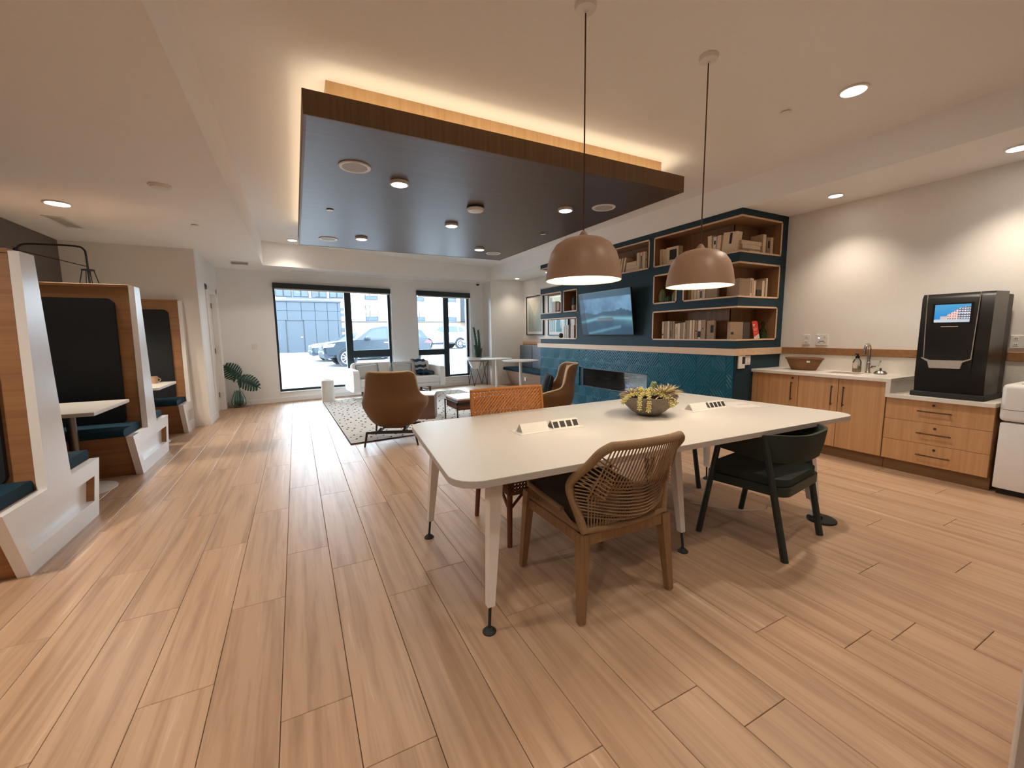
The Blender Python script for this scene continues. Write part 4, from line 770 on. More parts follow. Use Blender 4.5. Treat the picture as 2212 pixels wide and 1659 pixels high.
# back frame: lower corners, widest points, top corners; the back bows outwards between the sides
BL, ML, TL = Vector((-.262, -.262, .452)), Vector((-.312, -.205, .69)), Vector((-.235, -.385, .905))
def mir(v): return Vector((-v.x, v.y, v.z))
def smoothpts(pts, n=6):
    out = []
    for i in range(len(pts)-1):
        p0 = pts[max(i-1, 0)]; p1 = pts[i]; p2 = pts[i+1]; p3 = pts[min(i+2, len(pts)-1)]
        for k in range(n):
            t = k/n; out.append(0.5*((2*p1)+(p2-p0)*t+(2*p0-5*p1+4*p2-p3)*t*t+(3*p1-p0-3*p2+p3)*t**3))
    out.append(pts[-1]); return out
TC = Vector((0, -.44, .915))
side = [BL, BL.lerp(ML, .45)+Vector((-.006, 0, 0)), ML+Vector((0, 0, -.03)), ML+Vector((.006, -.02, .03)), ML.lerp(TL, .5), TL+Vector((-.022, .02, -.03)), TL+Vector((.02, -.012, .004))]
topr = [TL+Vector((.02, -.012, .004)), Vector((-.12, -.428, .913)), TC, Vector((.12, -.428, .913)), mir(TL)+Vector((-.02, -.012, .004))]
sp = smoothpts(side, 5); loop = sp+smoothpts(topr, 5)[1:]+[mir(p) for p in reversed(sp)][1:]
build('back_tube', MB().tube(loop, .0215, 12), 'rope', parent=rc)
build('back_lower_tube', MB().tube([Vector((-.262, -.262, .46)), Vector((-.13, -.285, .46)), Vector((0, -.29, .46)), Vector((.13, -.285, .46)), Vector((.262, -.262, .46))], .016, 10), 'rope', parent=rc)
def bow(p, k): return Vector((p.x, p.y-k, p.z))
def topat(x): return Vector((x, -.44+.9*x*x*.9, .905))
b = MB()
for i in range(26):                                   # cords from the crest rail fanning to the middle of the back
    u = -1+2*(i+.5)/26; p = topat(u*.222); q = Vector((u*.272, -.315+.55*(u*.272)**2, .62)); m = p.lerp(q, .5); b.tube([p, bow(m, .006), q], .0040, 5)
for i in range(32):                                   # upright cords from the lower tube to the middle band
    u = -1+2*(i+.5)/32; p = Vector((u*.25, -.288+.42*(u*.25)**2, .462)); q = Vector((u*.268, -.322+.55*(u*.268)**2, .655)); b.tube([p, q], .0040, 5)
stuff(build('upright_cords', b, 'rope', parent=rc))
b = MB()
for s in (-1, 1):                                     # two crossing bands of cords from the wide points to the opposite side
    for i in range(11):
        k = i/10; p = Vector((-.292-.018*math.sin(PI*k), -.225-.02*(1-k), .575+.165*k)); q = Vector((.288+.02*math.sin(PI*k), -.235, .505+.165*k+.03))
        if s < 0: p, q = mir(p)+Vector((0, -.004, -.0)), mir(q)
        pts = [p+(q-p)*t+Vector((0, -.105*math.sin(PI*t)-(.007 if s > 0 else 0), (-.030 if s > 0 else -.042)*math.sin(PI*t))) for t in [j/10 for j in range(11)]]
        b.tube(pts, .0040, 5)
stuff(build('crossing_cords', b, 'rope', parent=rc))
b = MB()
for i in range(9):                                    # short cords closing the open corner below the slanted side
    k = (i+.5)/9
    for s in (-1, 1):
        p = sp[14].lerp(sp[25], k); q = Vector((-.21+.045*k, -.345-.05*k, .63+.17*k)); 
        if s > 0: p, q = mir(p), mir(q)
        b.tube([p, q], .0040, 5)
stuff(build('corner_cords', b, 'rope', parent=rc))
# ------------------------------------------------------------------ rattan chair
ra = thing('dining_chair', 'orange-brown woven rattan chair facing the viewer across the table', 'chair', (1.485, 2.63, 0), PI)
for sx in (-1, 1):
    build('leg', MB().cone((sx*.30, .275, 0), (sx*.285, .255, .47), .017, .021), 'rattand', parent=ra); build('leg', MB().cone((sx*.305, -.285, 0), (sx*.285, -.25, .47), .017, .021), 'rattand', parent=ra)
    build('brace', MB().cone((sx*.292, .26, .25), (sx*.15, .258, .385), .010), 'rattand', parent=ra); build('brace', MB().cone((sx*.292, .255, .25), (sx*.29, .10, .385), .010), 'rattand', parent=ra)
def cane(surf, Wd, Ht, pitch, r):
    b = MB()
    for s in (1, -1):
        n0 = int((Wd+Ht)/pitch)+2
        for i in range(-1, n0):
            c = i*pitch-(0 if s > 0 else Ht); pts = []
            for k in range(0, 41):
                v = Ht*k/40; u = c-v if s > 0 else c+v
                if 0 <= u <= Wd: pts.append(surf(u/Wd, v/Ht, .0025*s))
            if len(pts) > 1:
                q = pts[::3]+([pts[-1]] if (len(pts)-1) % 3 else []); b.tube(q, r, 5) if len(q) > 1 else None
    n = int(Ht/pitch)
    for i in range(n+1):
        b.tube([surf(k/16, min(1, i*pitch/Ht), 0) for k in range(17)], r*.8, 4)
    return b
def rback(u, v, o): x = -.315+.63*u; return Vector((x*(.985+.03*(1-v)), -.305-.055*v+.30*x*x+o, .485+.497*v))
stuff(build('back_weave', cane(rback, .62, .49, .0285, .0072), 'rattan', parent=ra))
edge = [rback(0, k/10, 0) for k in range(11)]+[rback(k/14, 1, 0) for k in range(1, 15)]+[rback(1, 1-k/10, 0) for k in range(1, 11)]
build('back_rim', MB().tube(edge, .014, 8), 'rattan', parent=ra); build('back_foot_rail', MB().tube([rback(k/14, 0, 0) for k in range(15)], .014, 8), 'rattan', parent=ra)
build('seat_cushion', MB().box(-.30, .30, -.27, .27, .47, .515, .02, 2), 'cushd', parent=ra)
b = MB()
for f in (lambda u, v, o: Vector((-.31+.62*u, .29+o, .372+.098*v)), lambda u, v, o: Vector((-.31+.62*u, -.29+o, .372+.098*v))):
    q = cane(f, .62, .098, .024, .0048); b.merge(q.bm)
for f in (lambda u, v, o: Vector((-.31+o, -.29+.58*u, .372+.098*v)), lambda u, v, o: Vector((.31+o, -.29+.58*u, .372+.098*v))):
    q = cane(f, .58, .098, .024, .0048); b.merge(q.bm)
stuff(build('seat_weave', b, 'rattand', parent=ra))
for z in (.372, .468): build('seat_rim', MB().tube([(-.31, -.29, z), (.31, -.29, z), (.31, .29, z), (-.31, .29, z)], .013, 8, True), 'rattand', parent=ra)
# ------------------------------------------------------------------ green armchairs
def arc_pt(t, hw=.285, front=.20, bk_=-.275):
    # plan of the wrap-around back: straight arms, rounded rear corners; t in 0..1 left front to right front
    L1 = front+.07; R = .205; pts_len = [L1, R*PI/2, 2*(hw-R), R*PI/2, L1]; tot = sum(pts_len); s_ = t*tot
    yb = bk_
    if s_ < L1: return (-hw, front-s_)
    s_ -= L1
    if s_ < pts_len[1]: a = s_/R; return (-hw+R-R*math.cos(a), -.07-R*math.sin(a))
    s_ -= pts_len[1]
    if s_ < pts_len[2]: return (-hw+R+s_, -.07-R)
    s_ -= pts_len[2]
    if s_ < pts_len[3]: a = s_/R; return (hw-R+R*math.sin(a), -.07-R*math.cos(a))
    s_ -= pts_len[3]; return (hw, -.07+s_)
gc = thing('dining_chair', 'dark green wrap-back armchair at the table near the kitchen counter', 'chair', (2.835, 1.69, 0), math.radians(9))
for sx in (-1, 1):
    build('leg', MB().tube([(sx*.315, .275, .0), (sx*.300, .17, .665)], [.021, .019], 10), 'green', parent=gc); build('leg', MB().tube([(sx*.29, -.27, 0), (sx*.308, -.115, .775)], [.022, .020], 10), 'green', parent=gc)
N = 44; b = MB()
def bandpt(t, v, o):
    x, y = arc_pt(t); k = abs(2*t-1); d = Vector((x, y+.05, 0)).normalized() if True else 0
    h0 = .605+.035*max(0, (k-.55)/.45); h1 = .785-.115*max(0, (k-.45)/.55)**1.5
    lean = .035*v
    return Vector((x, y, 0))+d*(lean+o)+Vector((0, 0, h0+(h1-h0)*v))
P4 = []
for i in range(N+1):
    t = i/N; P4 += [bandpt(t, 0, -.012), bandpt(t, 0, .012), bandpt(t, .5, .016), bandpt(t, 1, .010), bandpt(t, 1, -.010), bandpt(t, .5, -.016)]
F = []
for i in range(N):
    for k in range(6): F.append((i*6+k, i*6+(k+1) % 6, (i+1)*6+(k+1) % 6, (i+1)*6+k))
F += [(5,4,3,2,1,0), tuple(N*6+k for k in range(6))]
b.faces(P4, F); build('backrest', b, 'greenf', parent=gc, smooth=60)
b = MB(); b.prism(rounded([(-.27, -.24), (.27, -.24), (.285, .26), (-.285, .26)], .09, 6), .455, .50); build('seat', b, 'greenf', parent=gc)
b = MB(); b.prism(rounded([(-.285, -.25), (.285, -.25), (.30, .265), (-.30, .265)], .08, 6), .395, .452); build('seat_frame', b, 'green', parent=gc)
copy_tree(gc, (2.86, 2.735, 0), PI+math.radians(2), 'dark green wrap-back armchair on the far side of the table, mostly hidden')
# ------------------------------------------------------------------ succulent bowl
sb = thing('succulent_bowl', 'grey concrete bowl of trailing succulents and air plants on the table', 'planter', (2.335, 2.285, .80))
build('bowl', MB().lathe([(.055, 0), (.075, .003), (.125, .035), (.168, .075), (.198, .115), (.214, .15), (.206, .15), (.19, .118), (.002, .115)], 48), 'concrete', parent=sb)
build('moss', MB().lathe([(.19, .118), (.15, .135), (.08, .145), (.002, .148)], 24, wob=lambda a, z: .06*math.sin(7*a)), 'soil', parent=sb)
def strand(pts, r, l_=.018, mat='sedum'):
    b = MB(); pts = smoothpts([Vector(p) for p in pts], 10); b.tube(pts, .004, 5); acc = 0; row = 0
    for i in range(len(pts)-1):
        acc += (pts[i+1]-pts[i]).length
        if acc < .0105: continue
        acc = 0; row += 1; p = pts[i]; d = (pts[i+1]-p).normalized(); u = d.orthogonal().normalized(); v = d.cross(u)
        for k in range(4):
            a = PI/2*k+row*PI/4; n_ = u*math.cos(a)+v*math.sin(a); t_ = (n_+d*.35).normalized(); w_ = d.cross(n_)
            c0, c1 = p+n_*.003, p+t_*(r+.006)
            b.tube([c0, c0.lerp(c1, .35), c0.lerp(c1, .8), c1], [.0025, .0052, .0050, .0015], 5)
    return build('trailing_strand', b, mat, parent=sb, smooth=80)
vr, vd = Vector((math.cos(_y), -math.sin(_y), 0)), Vector((-math.sin(_y), -math.cos(_y), 0))    # across and towards the seated side of the bowl
def bp(a, c, z): return vr*a+vd*c+Vector((0, 0, z))
strand([bp(-.05, .06, .165), bp(-.10, .14, .165), bp(-.125, .195, .13), bp(-.127, .205, .065)], .013)
strand([bp(-.03, .06, .175), bp(-.045, .15, .165), bp(-.06, .205, .12), bp(-.062, .195, .055)], .014)
strand([bp(-.08, .05, .165), bp(-.16, .10, .165), bp(-.205, .125, .14), bp(-.235, .14, .115)], .013)
strand([bp(.0, .05, .18), bp(.04, .13, .175), bp(.085, .18, .135), bp(.115, .19, .085)], .014)
strand([bp(.02, .05, .175), bp(.08, .12, .165), bp(.13, .16, .13), bp(.155, .17, .105)], .013)
for i in range(5): a = .2+i*1.1; strand([bp(-.045, .03, .15), bp(-.045+.03*math.cos(a), .03+.03*math.sin(a), .19), bp(-.045+.05*math.cos(a), .03+.05*math.sin(a), .20)], .010, .016)
b = MB(); pts = smoothpts([Vector(bp(.03, -.03, .14)), Vector(bp(.035, -.03, .19)), Vector(bp(.05, -.03, .235))], 6); b.tube(pts, .008, 6)
for i, p in enumerate(pts):
    for k in range(4): a = k*PI/2+i*.8; b.ball(p+Vector((math.cos(a)*.013, math.sin(a)*.013, 0)), .010, 5, 4, (1, 1, 1.4))
build('green_stalk', b, 'stalk', parent=sb, smooth=80)
def rosette(c, R, n, tilt, mat='air'):
    b = MB(); c = Vector(c)
    for i in range(n):
        a = i*2.39996; el = .15+1.15*(i/n)+random.uniform(-.1, .1); L = R*(1.05-.35*(i/n))*random.uniform(.85, 1.1)
        d = Vector((math.cos(a)*math.cos(el), math.sin(a)*math.cos(el), math.sin(el))); d = (d+tilt).normalized(); side_ = d.cross(Vector((0, 0, 1))).normalized()
        droop = Vector((0, 0, -.25*L)); w_ = R*.07; P_ = []
        for k in range(5):
            s_ = k/4; p = c+d*(L*s_)+droop*(s_*s_); ww = w_*(1-s_)**.7; P_ += [p+side_*ww, p-side_*ww+Vector((0, 0, .0)), p+Vector((0, 0, -ww*.9))]
        F_ = []
        for k in range(4):
            for m in range(3): F_.append((k*3+m, k*3+(m+1) % 3, k*3+3+(m+1) % 3, k*3+3+m))
        b.faces(P_, F_)
    return build('air_plant', b, mat, parent=sb, smooth=60)
rosette(bp(.075, .075, .155), .15, 54, Vector(tuple(vd*.35))); rosette(bp(.145, .02, .165), .135, 44, Vector(tuple(vr*.25))); rosette(bp(-.13, .03, .155), .115, 40, Vector(tuple(-vr*.2))); rosette(bp(-.18, .09, .135), .07, 24, Vector(tuple(-vr*.3))); rosette(bp(.05, -.06, .15), .09, 26, Vector((0, 0, 0)))
# ------------------------------------------------------------------ pendants
def open_lathe(prof, n, c=(0,0,0)):
    b = MB(); P_ = []
    for r, z in prof:
        for k in range(n): P_.append((c[0]+r*math.cos(2*PI*k/n), c[1]+r*math.sin(2*PI*k/n), c[2]+z))
    F_ = [(i*n+k, i*n+(k+1) % n, (i+1)*n+(k+1) % n, (i+1)*n+k) for i in range(len(prof)-1) for k in range(n)]
    return b.faces(P_, F_)
def pendant_lamp(x, y, z, l):
    t = thing('pendant_lamp', l, 'lamp', (x, y, z), 0, 'pendants over the communal table'); R = .222
    out = [(R*.985, 0), (R, .001), (R*.99, .035), (R*.945, .10), (R*.865, .16), (R*.72, .208), (R*.50, .238), (R*.25, .252), (.03, .257), (.012, .258)]
    inn = [(R*.985, 0), (R*.972, .035), (R*.925, .10), (R*.845, .157), (R*.70, .203), (R*.48, .232), (R*.24, .245), (.012, .25)]
    build('shade', open_lathe(out, 56), 'shade', parent=t, smooth=60); build('liner', open_lathe(inn, 56), 'inner', parent=t, fixn=False, smooth=60)
    build('diffuser', MB().lathe([(R*.80, .022), (R*.80, .026), (.001, .027)], 40), 'bulb', parent=t); build('cap', MB().lathe([(.028, .252), (.028, .262), (.012, .285), (.004, .29)], 20), 'shade', parent=t)
    cz = 3.22-z; build('cord', MB().cone((0, 0, .28), (0, 0, cz-.02), .0042, n=8), 'cord', parent=t)
    build('canopy', MB().lathe([(.060, cz), (.062, cz-.006), (.056, cz-.028), (.012, cz-.036), (.006, cz-.045)], 28), 'whitem', parent=t)
    light('pendant_light', 'SPOT', (x, y, z+.012), 5.5, (1.0, .84, .64), .15, None, (0, 0, 0), 165, .5)
pendant_lamp(1.543, 2.052, 1.727, 'left taupe dome pendant, the nearer and lower-hanging in view'); pendant_lamp(2.538, 2.040, 1.733, 'right taupe dome pendant in front of the bookcase')
# ------------------------------------------------------------------ lounge
rg = thing('area_rug', 'cream woven rug dotted with charcoal tufts under the lounge furniture', 'rug', (2.0, 7.8, 0))
RQ = [Vector((.555, 5.68, 0)), Vector((3.75, 6.02, 0)), Vector((3.62, 10.0, 0)), Vector((.435, 9.75, 0))]
def rq(u, v, z=0): p = (RQ[0]*(1-u)+RQ[1]*u)*(1-v)+(RQ[3]*(1-u)+RQ[2]*u)*v; return (p.x, p.y, z)
b = MB(); b.prism([rq(0, 0)[:2], rq(1, 0)[:2], rq(1, 1)[:2], rq(0, 1)[:2]], .0005, .014); P('pile', b, 'rug', rg)
b = MB(); b.tube([rq(0, 0, .009), rq(1, 0, .009), rq(1, 1, .009), rq(0, 1, .009)], .0085, 6, True); P('binding', b, 'rugedge', rg)
b = MB()
for j in range(64):
    v = (j+.5)/64; b.tube([rq(.003, v, .0145), rq(.997, v, .0145)], .0045, 4)
stuff(P('woven_rib', b, 'rug', rg))
b = MB()
for j in range(30):
    for i in range(20):
        u = (i+.5*(j % 2)+.25+random.uniform(-.2, .2))/20; v = (j+.5+random.uniform(-.25, .25))/30
        if .01 < u < .99: b.ball(rq(u, v, .016), random.uniform(.008, .015), 6, 4, (1.3, 1, .7))
stuff(P('tuft', b, 'tuft', rg))
def shell_rows():
    return [(.205, .20, .20, 90, .16), (.235, .27, .26, 90, .22), (.30, .33, .31, 90, .27), (.38, .375, .345, 90, .30), (.46, .415, .365, 90, .32), (.525, .432, .375, 90, .30), (.572, .425, .378, 90, .10),
            (.61, .405, .372, 78, 0), (.66, .388, .375, 68, 0), (.74, .378, .388, 63, 0), (.82, .373, .402, 61, 0), (.89, .368, .416, 59, 0), (.935, .358, .428, 53, 0), (.953, .345, .434, 44, 0)]
def lounge_chair(l, loc, rz):
    t = thing('lounge_chair', l, 'armchair', loc, rz); NU = 28; rows_ = shell_rows(); P_ = []
    for z, a, bb, ph, ex in rows_:
        q = bb*.8*math.radians(ph); Ltot = math.radians(ph)*(a+bb)/2+ex
        for i in range(NU+1):
            s_ = (-1+2*i/NU)*Ltot; sg = 1 if s_ >= 0 else -1; sa = abs(s_); Lq = math.radians(ph)*(a+bb)/2
            if sa <= Lq: an = sa/((a+bb)/2); P_.append((sg*a*math.sin(an), -bb*math.cos(an), z))
            else:
                e_ = sa-Lq; P_.append((sg*a*(1-.03*e_/.3), e_, z-.02*(e_/.3)**2 if z > .4 else z))
    F_ = [(j*(NU+1)+i, j*(NU+1)+i+1, (j+1)*(NU+1)+i+1, (j+1)*(NU+1)+i) for j in range(len(rows_)-1) for i in range(NU)]
    b = MB(); b.faces(P_, F_); 
    sh = build('shell', b, 'brown', parent=t, smooth=80, fixn=False, solid=-.035, sub=1)
    edge_ = [Vector(P_[j*(NU+1)])*1.0 for j in range(3, len(rows_))]+[Vector(P_[(len(rows_)-1)*(NU+1)+i]) for i in range(1, NU)]+[Vector(P_[j*(NU+1)+NU]) for j in range(len(rows_)-1, 2, -1)]
    build('piping', MB().tube([Vector((p.x*.975, p.y*.975+(.0), p.z+.004)) for p in smoothpts(edge_, 3)], .013, 6), 'piping', parent=t, smooth=80)  # pale tube along the shell rim, its colour standing for the highlight there
    build('shell_base', MB().box(-.15, .15, -.13, .22, .185, .24, .02, 2), 'brown', parent=t)
    build('seat_cushion', MB().box(-.30, .30, -.19, .30, .37, .455, .04, 3), 'brownl', parent=t, smooth=60)
    b = MB()
    def inn(u, v, off):
        z = .44+.48*v; k = max(i for i in range(len(rows_)) if rows_[i][0] <= z); k = min(k, len(rows_)-2); f = (z-rows_[k][0])/(rows_[k+1][0]-rows_[k][0]); a = rows_[k][1]*(1-f)+rows_[k+1][1]*f-off; bb = rows_[k][2]*(1-f)+rows_[k+1][2]*f-off
        an = (2*u-1)*math.radians(46-8*v); return Vector((a*math.sin(an), -bb*math.cos(an), z))
    b.grid(lambda u, v: inn(u, v, .052), 16, 10); b.grid(lambda u, v: inn(u, v, .052+.055*max(0, 1-(2*u-1)**6)*max(0, 1-(2*v-1)**6)), 16, 10); build('back_cushion', b, 'brownl', parent=t, smooth=70)
    b = MB(); b.box(-.30, .30, -.345, -.315, .165, .20).box(-.30, .30, .20, .23, .165, .20).box(-.17, -.14, -.33, .215, .17, .205).box(.14, .17, -.33, .215, .17, .205); build('base_frame', b, 'black', parent=t)
    for sx, sy in ((-1, -1), (1, -1), (-1, 1), (1, 1)): build('leg', MB().cone((sx*.30, -.33 if sy < 0 else .215, .19), (sx*.335, -.345 if sy < 0 else .28, 0), .016, .010, 10), 'black', parent=t)
    return t
lounge_chair('cognac shell lounge chair with its back to the viewer on the rug edge', (1.135, 5.66, .0), math.radians(-22))
c2 = lounge_chair('cognac shell lounge chair seen from the side by the tiled fireplace', (3.42, 5.36, 0), math.radians(66))
t = thing('throw_pillow', 'black square pillow in the side-on lounge chair by the fireplace', 'pillow', (3.34, 5.40, .46), math.radians(66)); t.rotation_euler = (math.radians(14), 0, math.radians(66))
def pillow_mb(w_, h_, d_):
    b = MB(); n = 12
    def f(u, v, s): 
        x, y = 2*u-1, 2*v-1; k = max(0, (1-x**4)*(1-y**4))**.5
        return Vector((w_/2*x*(1-.05*(1-y*y)*0-.06*(1-abs(y))*abs(x)**3), s*d_/2*k, h_/2+h_/2*y*(1-.06*(1-abs(x))*abs(y)**3)))
    b.grid(lambda u, v: f(u, v, 1), n, n); b.grid(lambda u, v: f(u, v, -1), n, n); return b
build('cover', pillow_mb(.36, .36, .15), 'navyd', parent=t, smooth=80)
def pframe(w_, h_): 
    return [Vector((w_/2*x*(1-.06*(1-abs(y))*abs(x)**3), 0, h_/2+h_/2*y*(1-.06*(1-abs(x))*abs(y)**3))) for x, y in [(-1+.2*i, -1) for i in range(10)]+[(1, -1+.2*i) for i in range(10)]+[(1-.2*i, 1) for i in range(10)]+[(-1, 1-.2*i) for i in range(10)]]
build('piping', MB().tube(pframe(.36, .36), .006, 6, True), 'piped', parent=t)
# low tables
ct = thing('coffee_table', 'grey-topped walnut coffee table on thin black legs on the rug', 'table', (2.62, 6.27, 0), 0)
TXA, TXB, TYA, TYB = 2.145, 3.10, 6.0, 6.60
P('stone_top', MB().box(TXA+.015, TXB-.015, TYA+.015, TYB-.015, .40, .425, .003), 'marble', ct); P('upper_tray', MB().box(TXA+.01, TXB-.01, TYA+.01, TYB-.01, .365, .40, .002), 'walnut', ct)
P('drawer_box', MB().box(TXA+.02, TXB-.02, TYA+.015, TYB-.02, .245, .335, .002), 'walnut', ct)
for x, y in ((TXA, TYA), (TXB, TYA), (TXA, TYB), (TXB, TYB)): P('leg', MB().box(x-.009, x+.009, y-.009, y+.009, .0145, .365), 'black', ct)
b = MB(); b.box(TXA-.009, TXB+.009, TYA-.009, TYA+.009, .335, .365).box(TXA-.009, TXB+.009, TYB-.009, TYB+.009, .335, .365).box(TXA-.009, TXA+.009, TYA, TYB, .345, .365).box(TXB-.009, TXB+.009, TYA, TYB, .345, .365); P('frame', b, 'black', ct)
st = thing('side_table', 'dark cube side table with a white top behind the near lounge chair', 'table', (1.86, 6.98, 0), -.38)
build('top', MB().box(-.23, .23, -.23, .23, .405, .425, .003), 'marble', parent=st)
for a in ((-.23, -.21, -.23, .23), (.21, .23, -.23, .23), (-.21, .21, -.23, -.21)): build('side_panel', MB().box(a[0], a[1], a[2], a[3], .015, .405), 'walnut', parent=st)
build('shelf', MB().box(-.21, .21, -.21, .23, .12, .14), 'walnut', parent=st)
cs = thing('garden_stool', 'textured white ceramic drum stool on the left rug edge by the window', 'stool', (.548, 9.72, .0145))
build('body', MB().lathe([(.118, 0), (.128, .01), (.128, .43), (.124, .445), (.10, .452), (.085, .44), (.08, .40), (.002, .39)], 48, wob=lambda a, z: .012*math.cos(18*a+9*z)), 'crackle', parent=cs); build('rim', MB().tube([(.112*math.cos(2*PI*i/32), .112*math.sin(2*PI*i/32), .45) for i in range(32)], .012, 8, True), 'ceramic', parent=cs)
# sofa, parallel to the window wall
so = thing('sofa', 'white two-seat sofa with rounded slab arms in front of the windows', 'sofa', (2.05, 9.92, 0), math.atan(.12))
build('seat_deck', MB().box(-.94, .94, -.36, .36, .195, .30, .03, 2), 'sofa', parent=so)
for x in (-.475, .475): build('seat_cushion', MB().box(x-.47, x+.47, -.40, .25, .285, .44, .045, 3), 'sofa', parent=so, smooth=60)
for x in (-.475, .475):
    b = MB(); b.M = Matrix.Translation((x, .26, .42)) @ Matrix.Rotation(math.radians(-12), 4, 'X'); b.box(-.47, .47, -.09, .09, 0, .37, .07, 3); build('back_cushion', b, 'sofa', parent=so, smooth=60)
build('back', MB().box(-.94, .94, .30, .40, .25, .70, .04, 2), 'sofa', parent=so)
for x in (-1, 1): 
    b = MB(); b.prism(rounded([(-.42, .19), (.40, .19), (.40, .68), (-.42, .66)], .10, 6), x*1.0-.065, x*1.0+.065, 'x'); build('arm', b, 'sofa', parent=so, smooth=50)
for x in (-1, 1):
    b = MB(); b.box(x*.72-.02, x*.72+.02, -.30, -.26, .0145, .195).box(x*.72-.02, x*.72+.02, .26, .30, .0145, .195).box(x*.72-.02, x*.72+.02, -.26, .26, .03, .06).box(x*.72-.02, x*.72+.02, -.26, .26, .16, .195); build('leg_frame', b, 'walnut', parent=so)
SM = LOC[so.name]
def on_sofa(x, y, z): v = SM @ Vector((x, y, z)); return tuple(v)
for i, (x, l) in enumerate(((-.62, 'grey pillow with dark piping on the left of the white sofa'), (.16, 'grey pillow with dark piping on the right half of the white sofa'))):
    t = thing('throw_pillow', l, 'pillow', on_sofa(x, .02, .44), 0, 'piped pillows on the sofa'); t.rotation_euler = (math.radians(-20), math.radians(4 if i else -3), math.atan(.12))
    build('cover', pillow_mb(.50, .33, .15), 'pillow', parent=t, smooth=80); build('piping', MB().tube(pframe(.50, .33), .008, 6, True), 'piped', parent=t)
th = thing('throw_blanket', 'navy and white striped throw draped over the right back of the sofa', 'blanket', on_sofa(.66, .2, .44), math.atan(.12))
def drape(u, v, o=0): # from behind the back cushion over the top and down to the seat
    pts = [(.30, .10), (.23, .345), (.10, .372), (-.01, .33), (-.06, .16), (-.10, .035), (-.30, .022)]
    f_ = v*(len(pts)-1); i = min(int(f_), len(pts)-2); k = f_-i; y = pts[i][0]*(1-k)+pts[i+1][0]*k; z = pts[i][1]*(1-k)+pts[i+1][1]*k
    return Vector((-.15+.30*u+.05*v*v, y-.012*math.sin(9*u+3*v)-o, z+.010*math.sin(11*u+5*v)+.012+o))
for i, (v0, v1, m) in enumerate(((0, .36, 'pillow'), (.36, .52, 'throw'), (.52, .60, 'pillow'), (.60, .66, 'throw'), (.66, .72, 'pillow'), (.72, 1.0, 'throw'))):
    b = MB(); b.grid(lambda u, v: drape(u, v0+(v1-v0)*v), 12, 8); build('stripe', b, m, parent=th, smooth=80, solid=.012, fixn=False)
b = MB(); b.grid(lambda u, v: Vector((-.12+.38*u, -.32+.2*v, .05+.045*noise.noise(Vector((u*5, v*4, 3)))+.06*math.sin(PI*u)*math.sin(PI*v))), 18, 12); build('bunched_end', b, 'throw', parent=th, smooth=80, solid=.02, fixn=False)
# monstera in a glass vase
mo = thing('monstera_vase', 'two monstera leaves in a ribbed glass vase in the left corner by the window', 'plant', (-1.10, 9.93, 0))
build('vase', open_lathe([(.04, .003), (.085, .01), (.118, .06), (.122, .13), (.10, .22), (.07, .29), (.06, .335), (.066, .345)], 40), 'vaseg', parent=mo, smooth=60); build('vase_foot', MB().lathe([(.08, 0), (.086, .008), (.08, .016), (.002, .014)], 24), 'vaseg', parent=mo)
b = MB()
for k in range(20): a = 2*PI*k/20; b.tube([((r+.002)*math.cos(a), (r+.002)*math.sin(a), z) for r, z in ((.09, .02), (.119, .06), (.123, .13), (.101, .22), (.071, .29), (.062, .33))], .0035, 4)
stuff(build('vase_ribs', b, 'vaseg', parent=mo))
build('water', MB().lathe([(.08, .012), (.112, .06), (.116, .12), (.002, .121)], 24), 'clear', parent=mo)
def leaf(base, tip, width, nrm, nm='leaf'):
    base, tip, nrm = Vector(base), Vector(tip), Vector(nrm).normalized(); ax = (tip-base); L = ax.length; ax.normalize(); sd = ax.cross(nrm).normalized(); nrm = sd.cross(ax)
    b = MB(); n = 9; mid = [base+ax*(L*(-.08+1.08*i/40))+nrm*(.10*L*math.sin(PI*max(0, i/40))) for i in range(41)]
    b.tube(mid, [.006]*41, 5)
    for s in (-1, 1):
        for i in range(n):
            t0 = i/n; t1 = (i+.80)/n
            def out(t): return width*.5*(math.sin(PI*min(1, (t*.86+.10)))**.62)
            def ptl(t, k):  # k 0 at the midrib, 1 at the margin; fingers sweep towards the tip
                w_ = out(t)*k; return base+ax*(L*(-.12+t*.98+.16*k*(1-t*.4)-(.14*k if i == 0 else 0)))+sd*(s*w_)+nrm*(.10*L*math.sin(PI*max(0, min(1, t)))-.16*w_*k)
            Pn = []; m = 5
            for j in range(m+1):
                k = j/m; a0 = t0 if k > .32 else t0-(.10/n)*(1-k/.32)*2; a1 = t1 if k > .32 else t1+(.20/n)
                if k > .75: sh_ = (k-.75)*.5/n; a0 += sh_; a1 -= sh_
                Pn += [ptl(max(0, a0), k), ptl((a0+a1)/2, k)+nrm*.004, ptl(min(1, a1), k)]
            Fn = [(j*3+q, j*3+q+1, j*3+q+4, j*3+q+3) for j in range(m) for q in range(2)]; b.faces(Pn, Fn)
    return build(nm, b, 'leaf', parent=mo, smooth=60, fixn=False, solid=.003)
leaf((.06, -.05, .60), (-.22, -.01, .88), .34, (-.15, -.9, .35)); leaf((.02, -.10, .60), (.40, -.04, .36), .36, (.25, -.85, .5))
build('stem', MB().tube([(0, 0, .03), (.03, -.01, .3), (.055, -.045, .60)], .006, 6), 'stem', parent=mo); build('stem', MB().tube([(.02, .01, .03), (.04, -.02, .3), (.02, -.095, .60)], .006, 6), 'stem', parent=mo)
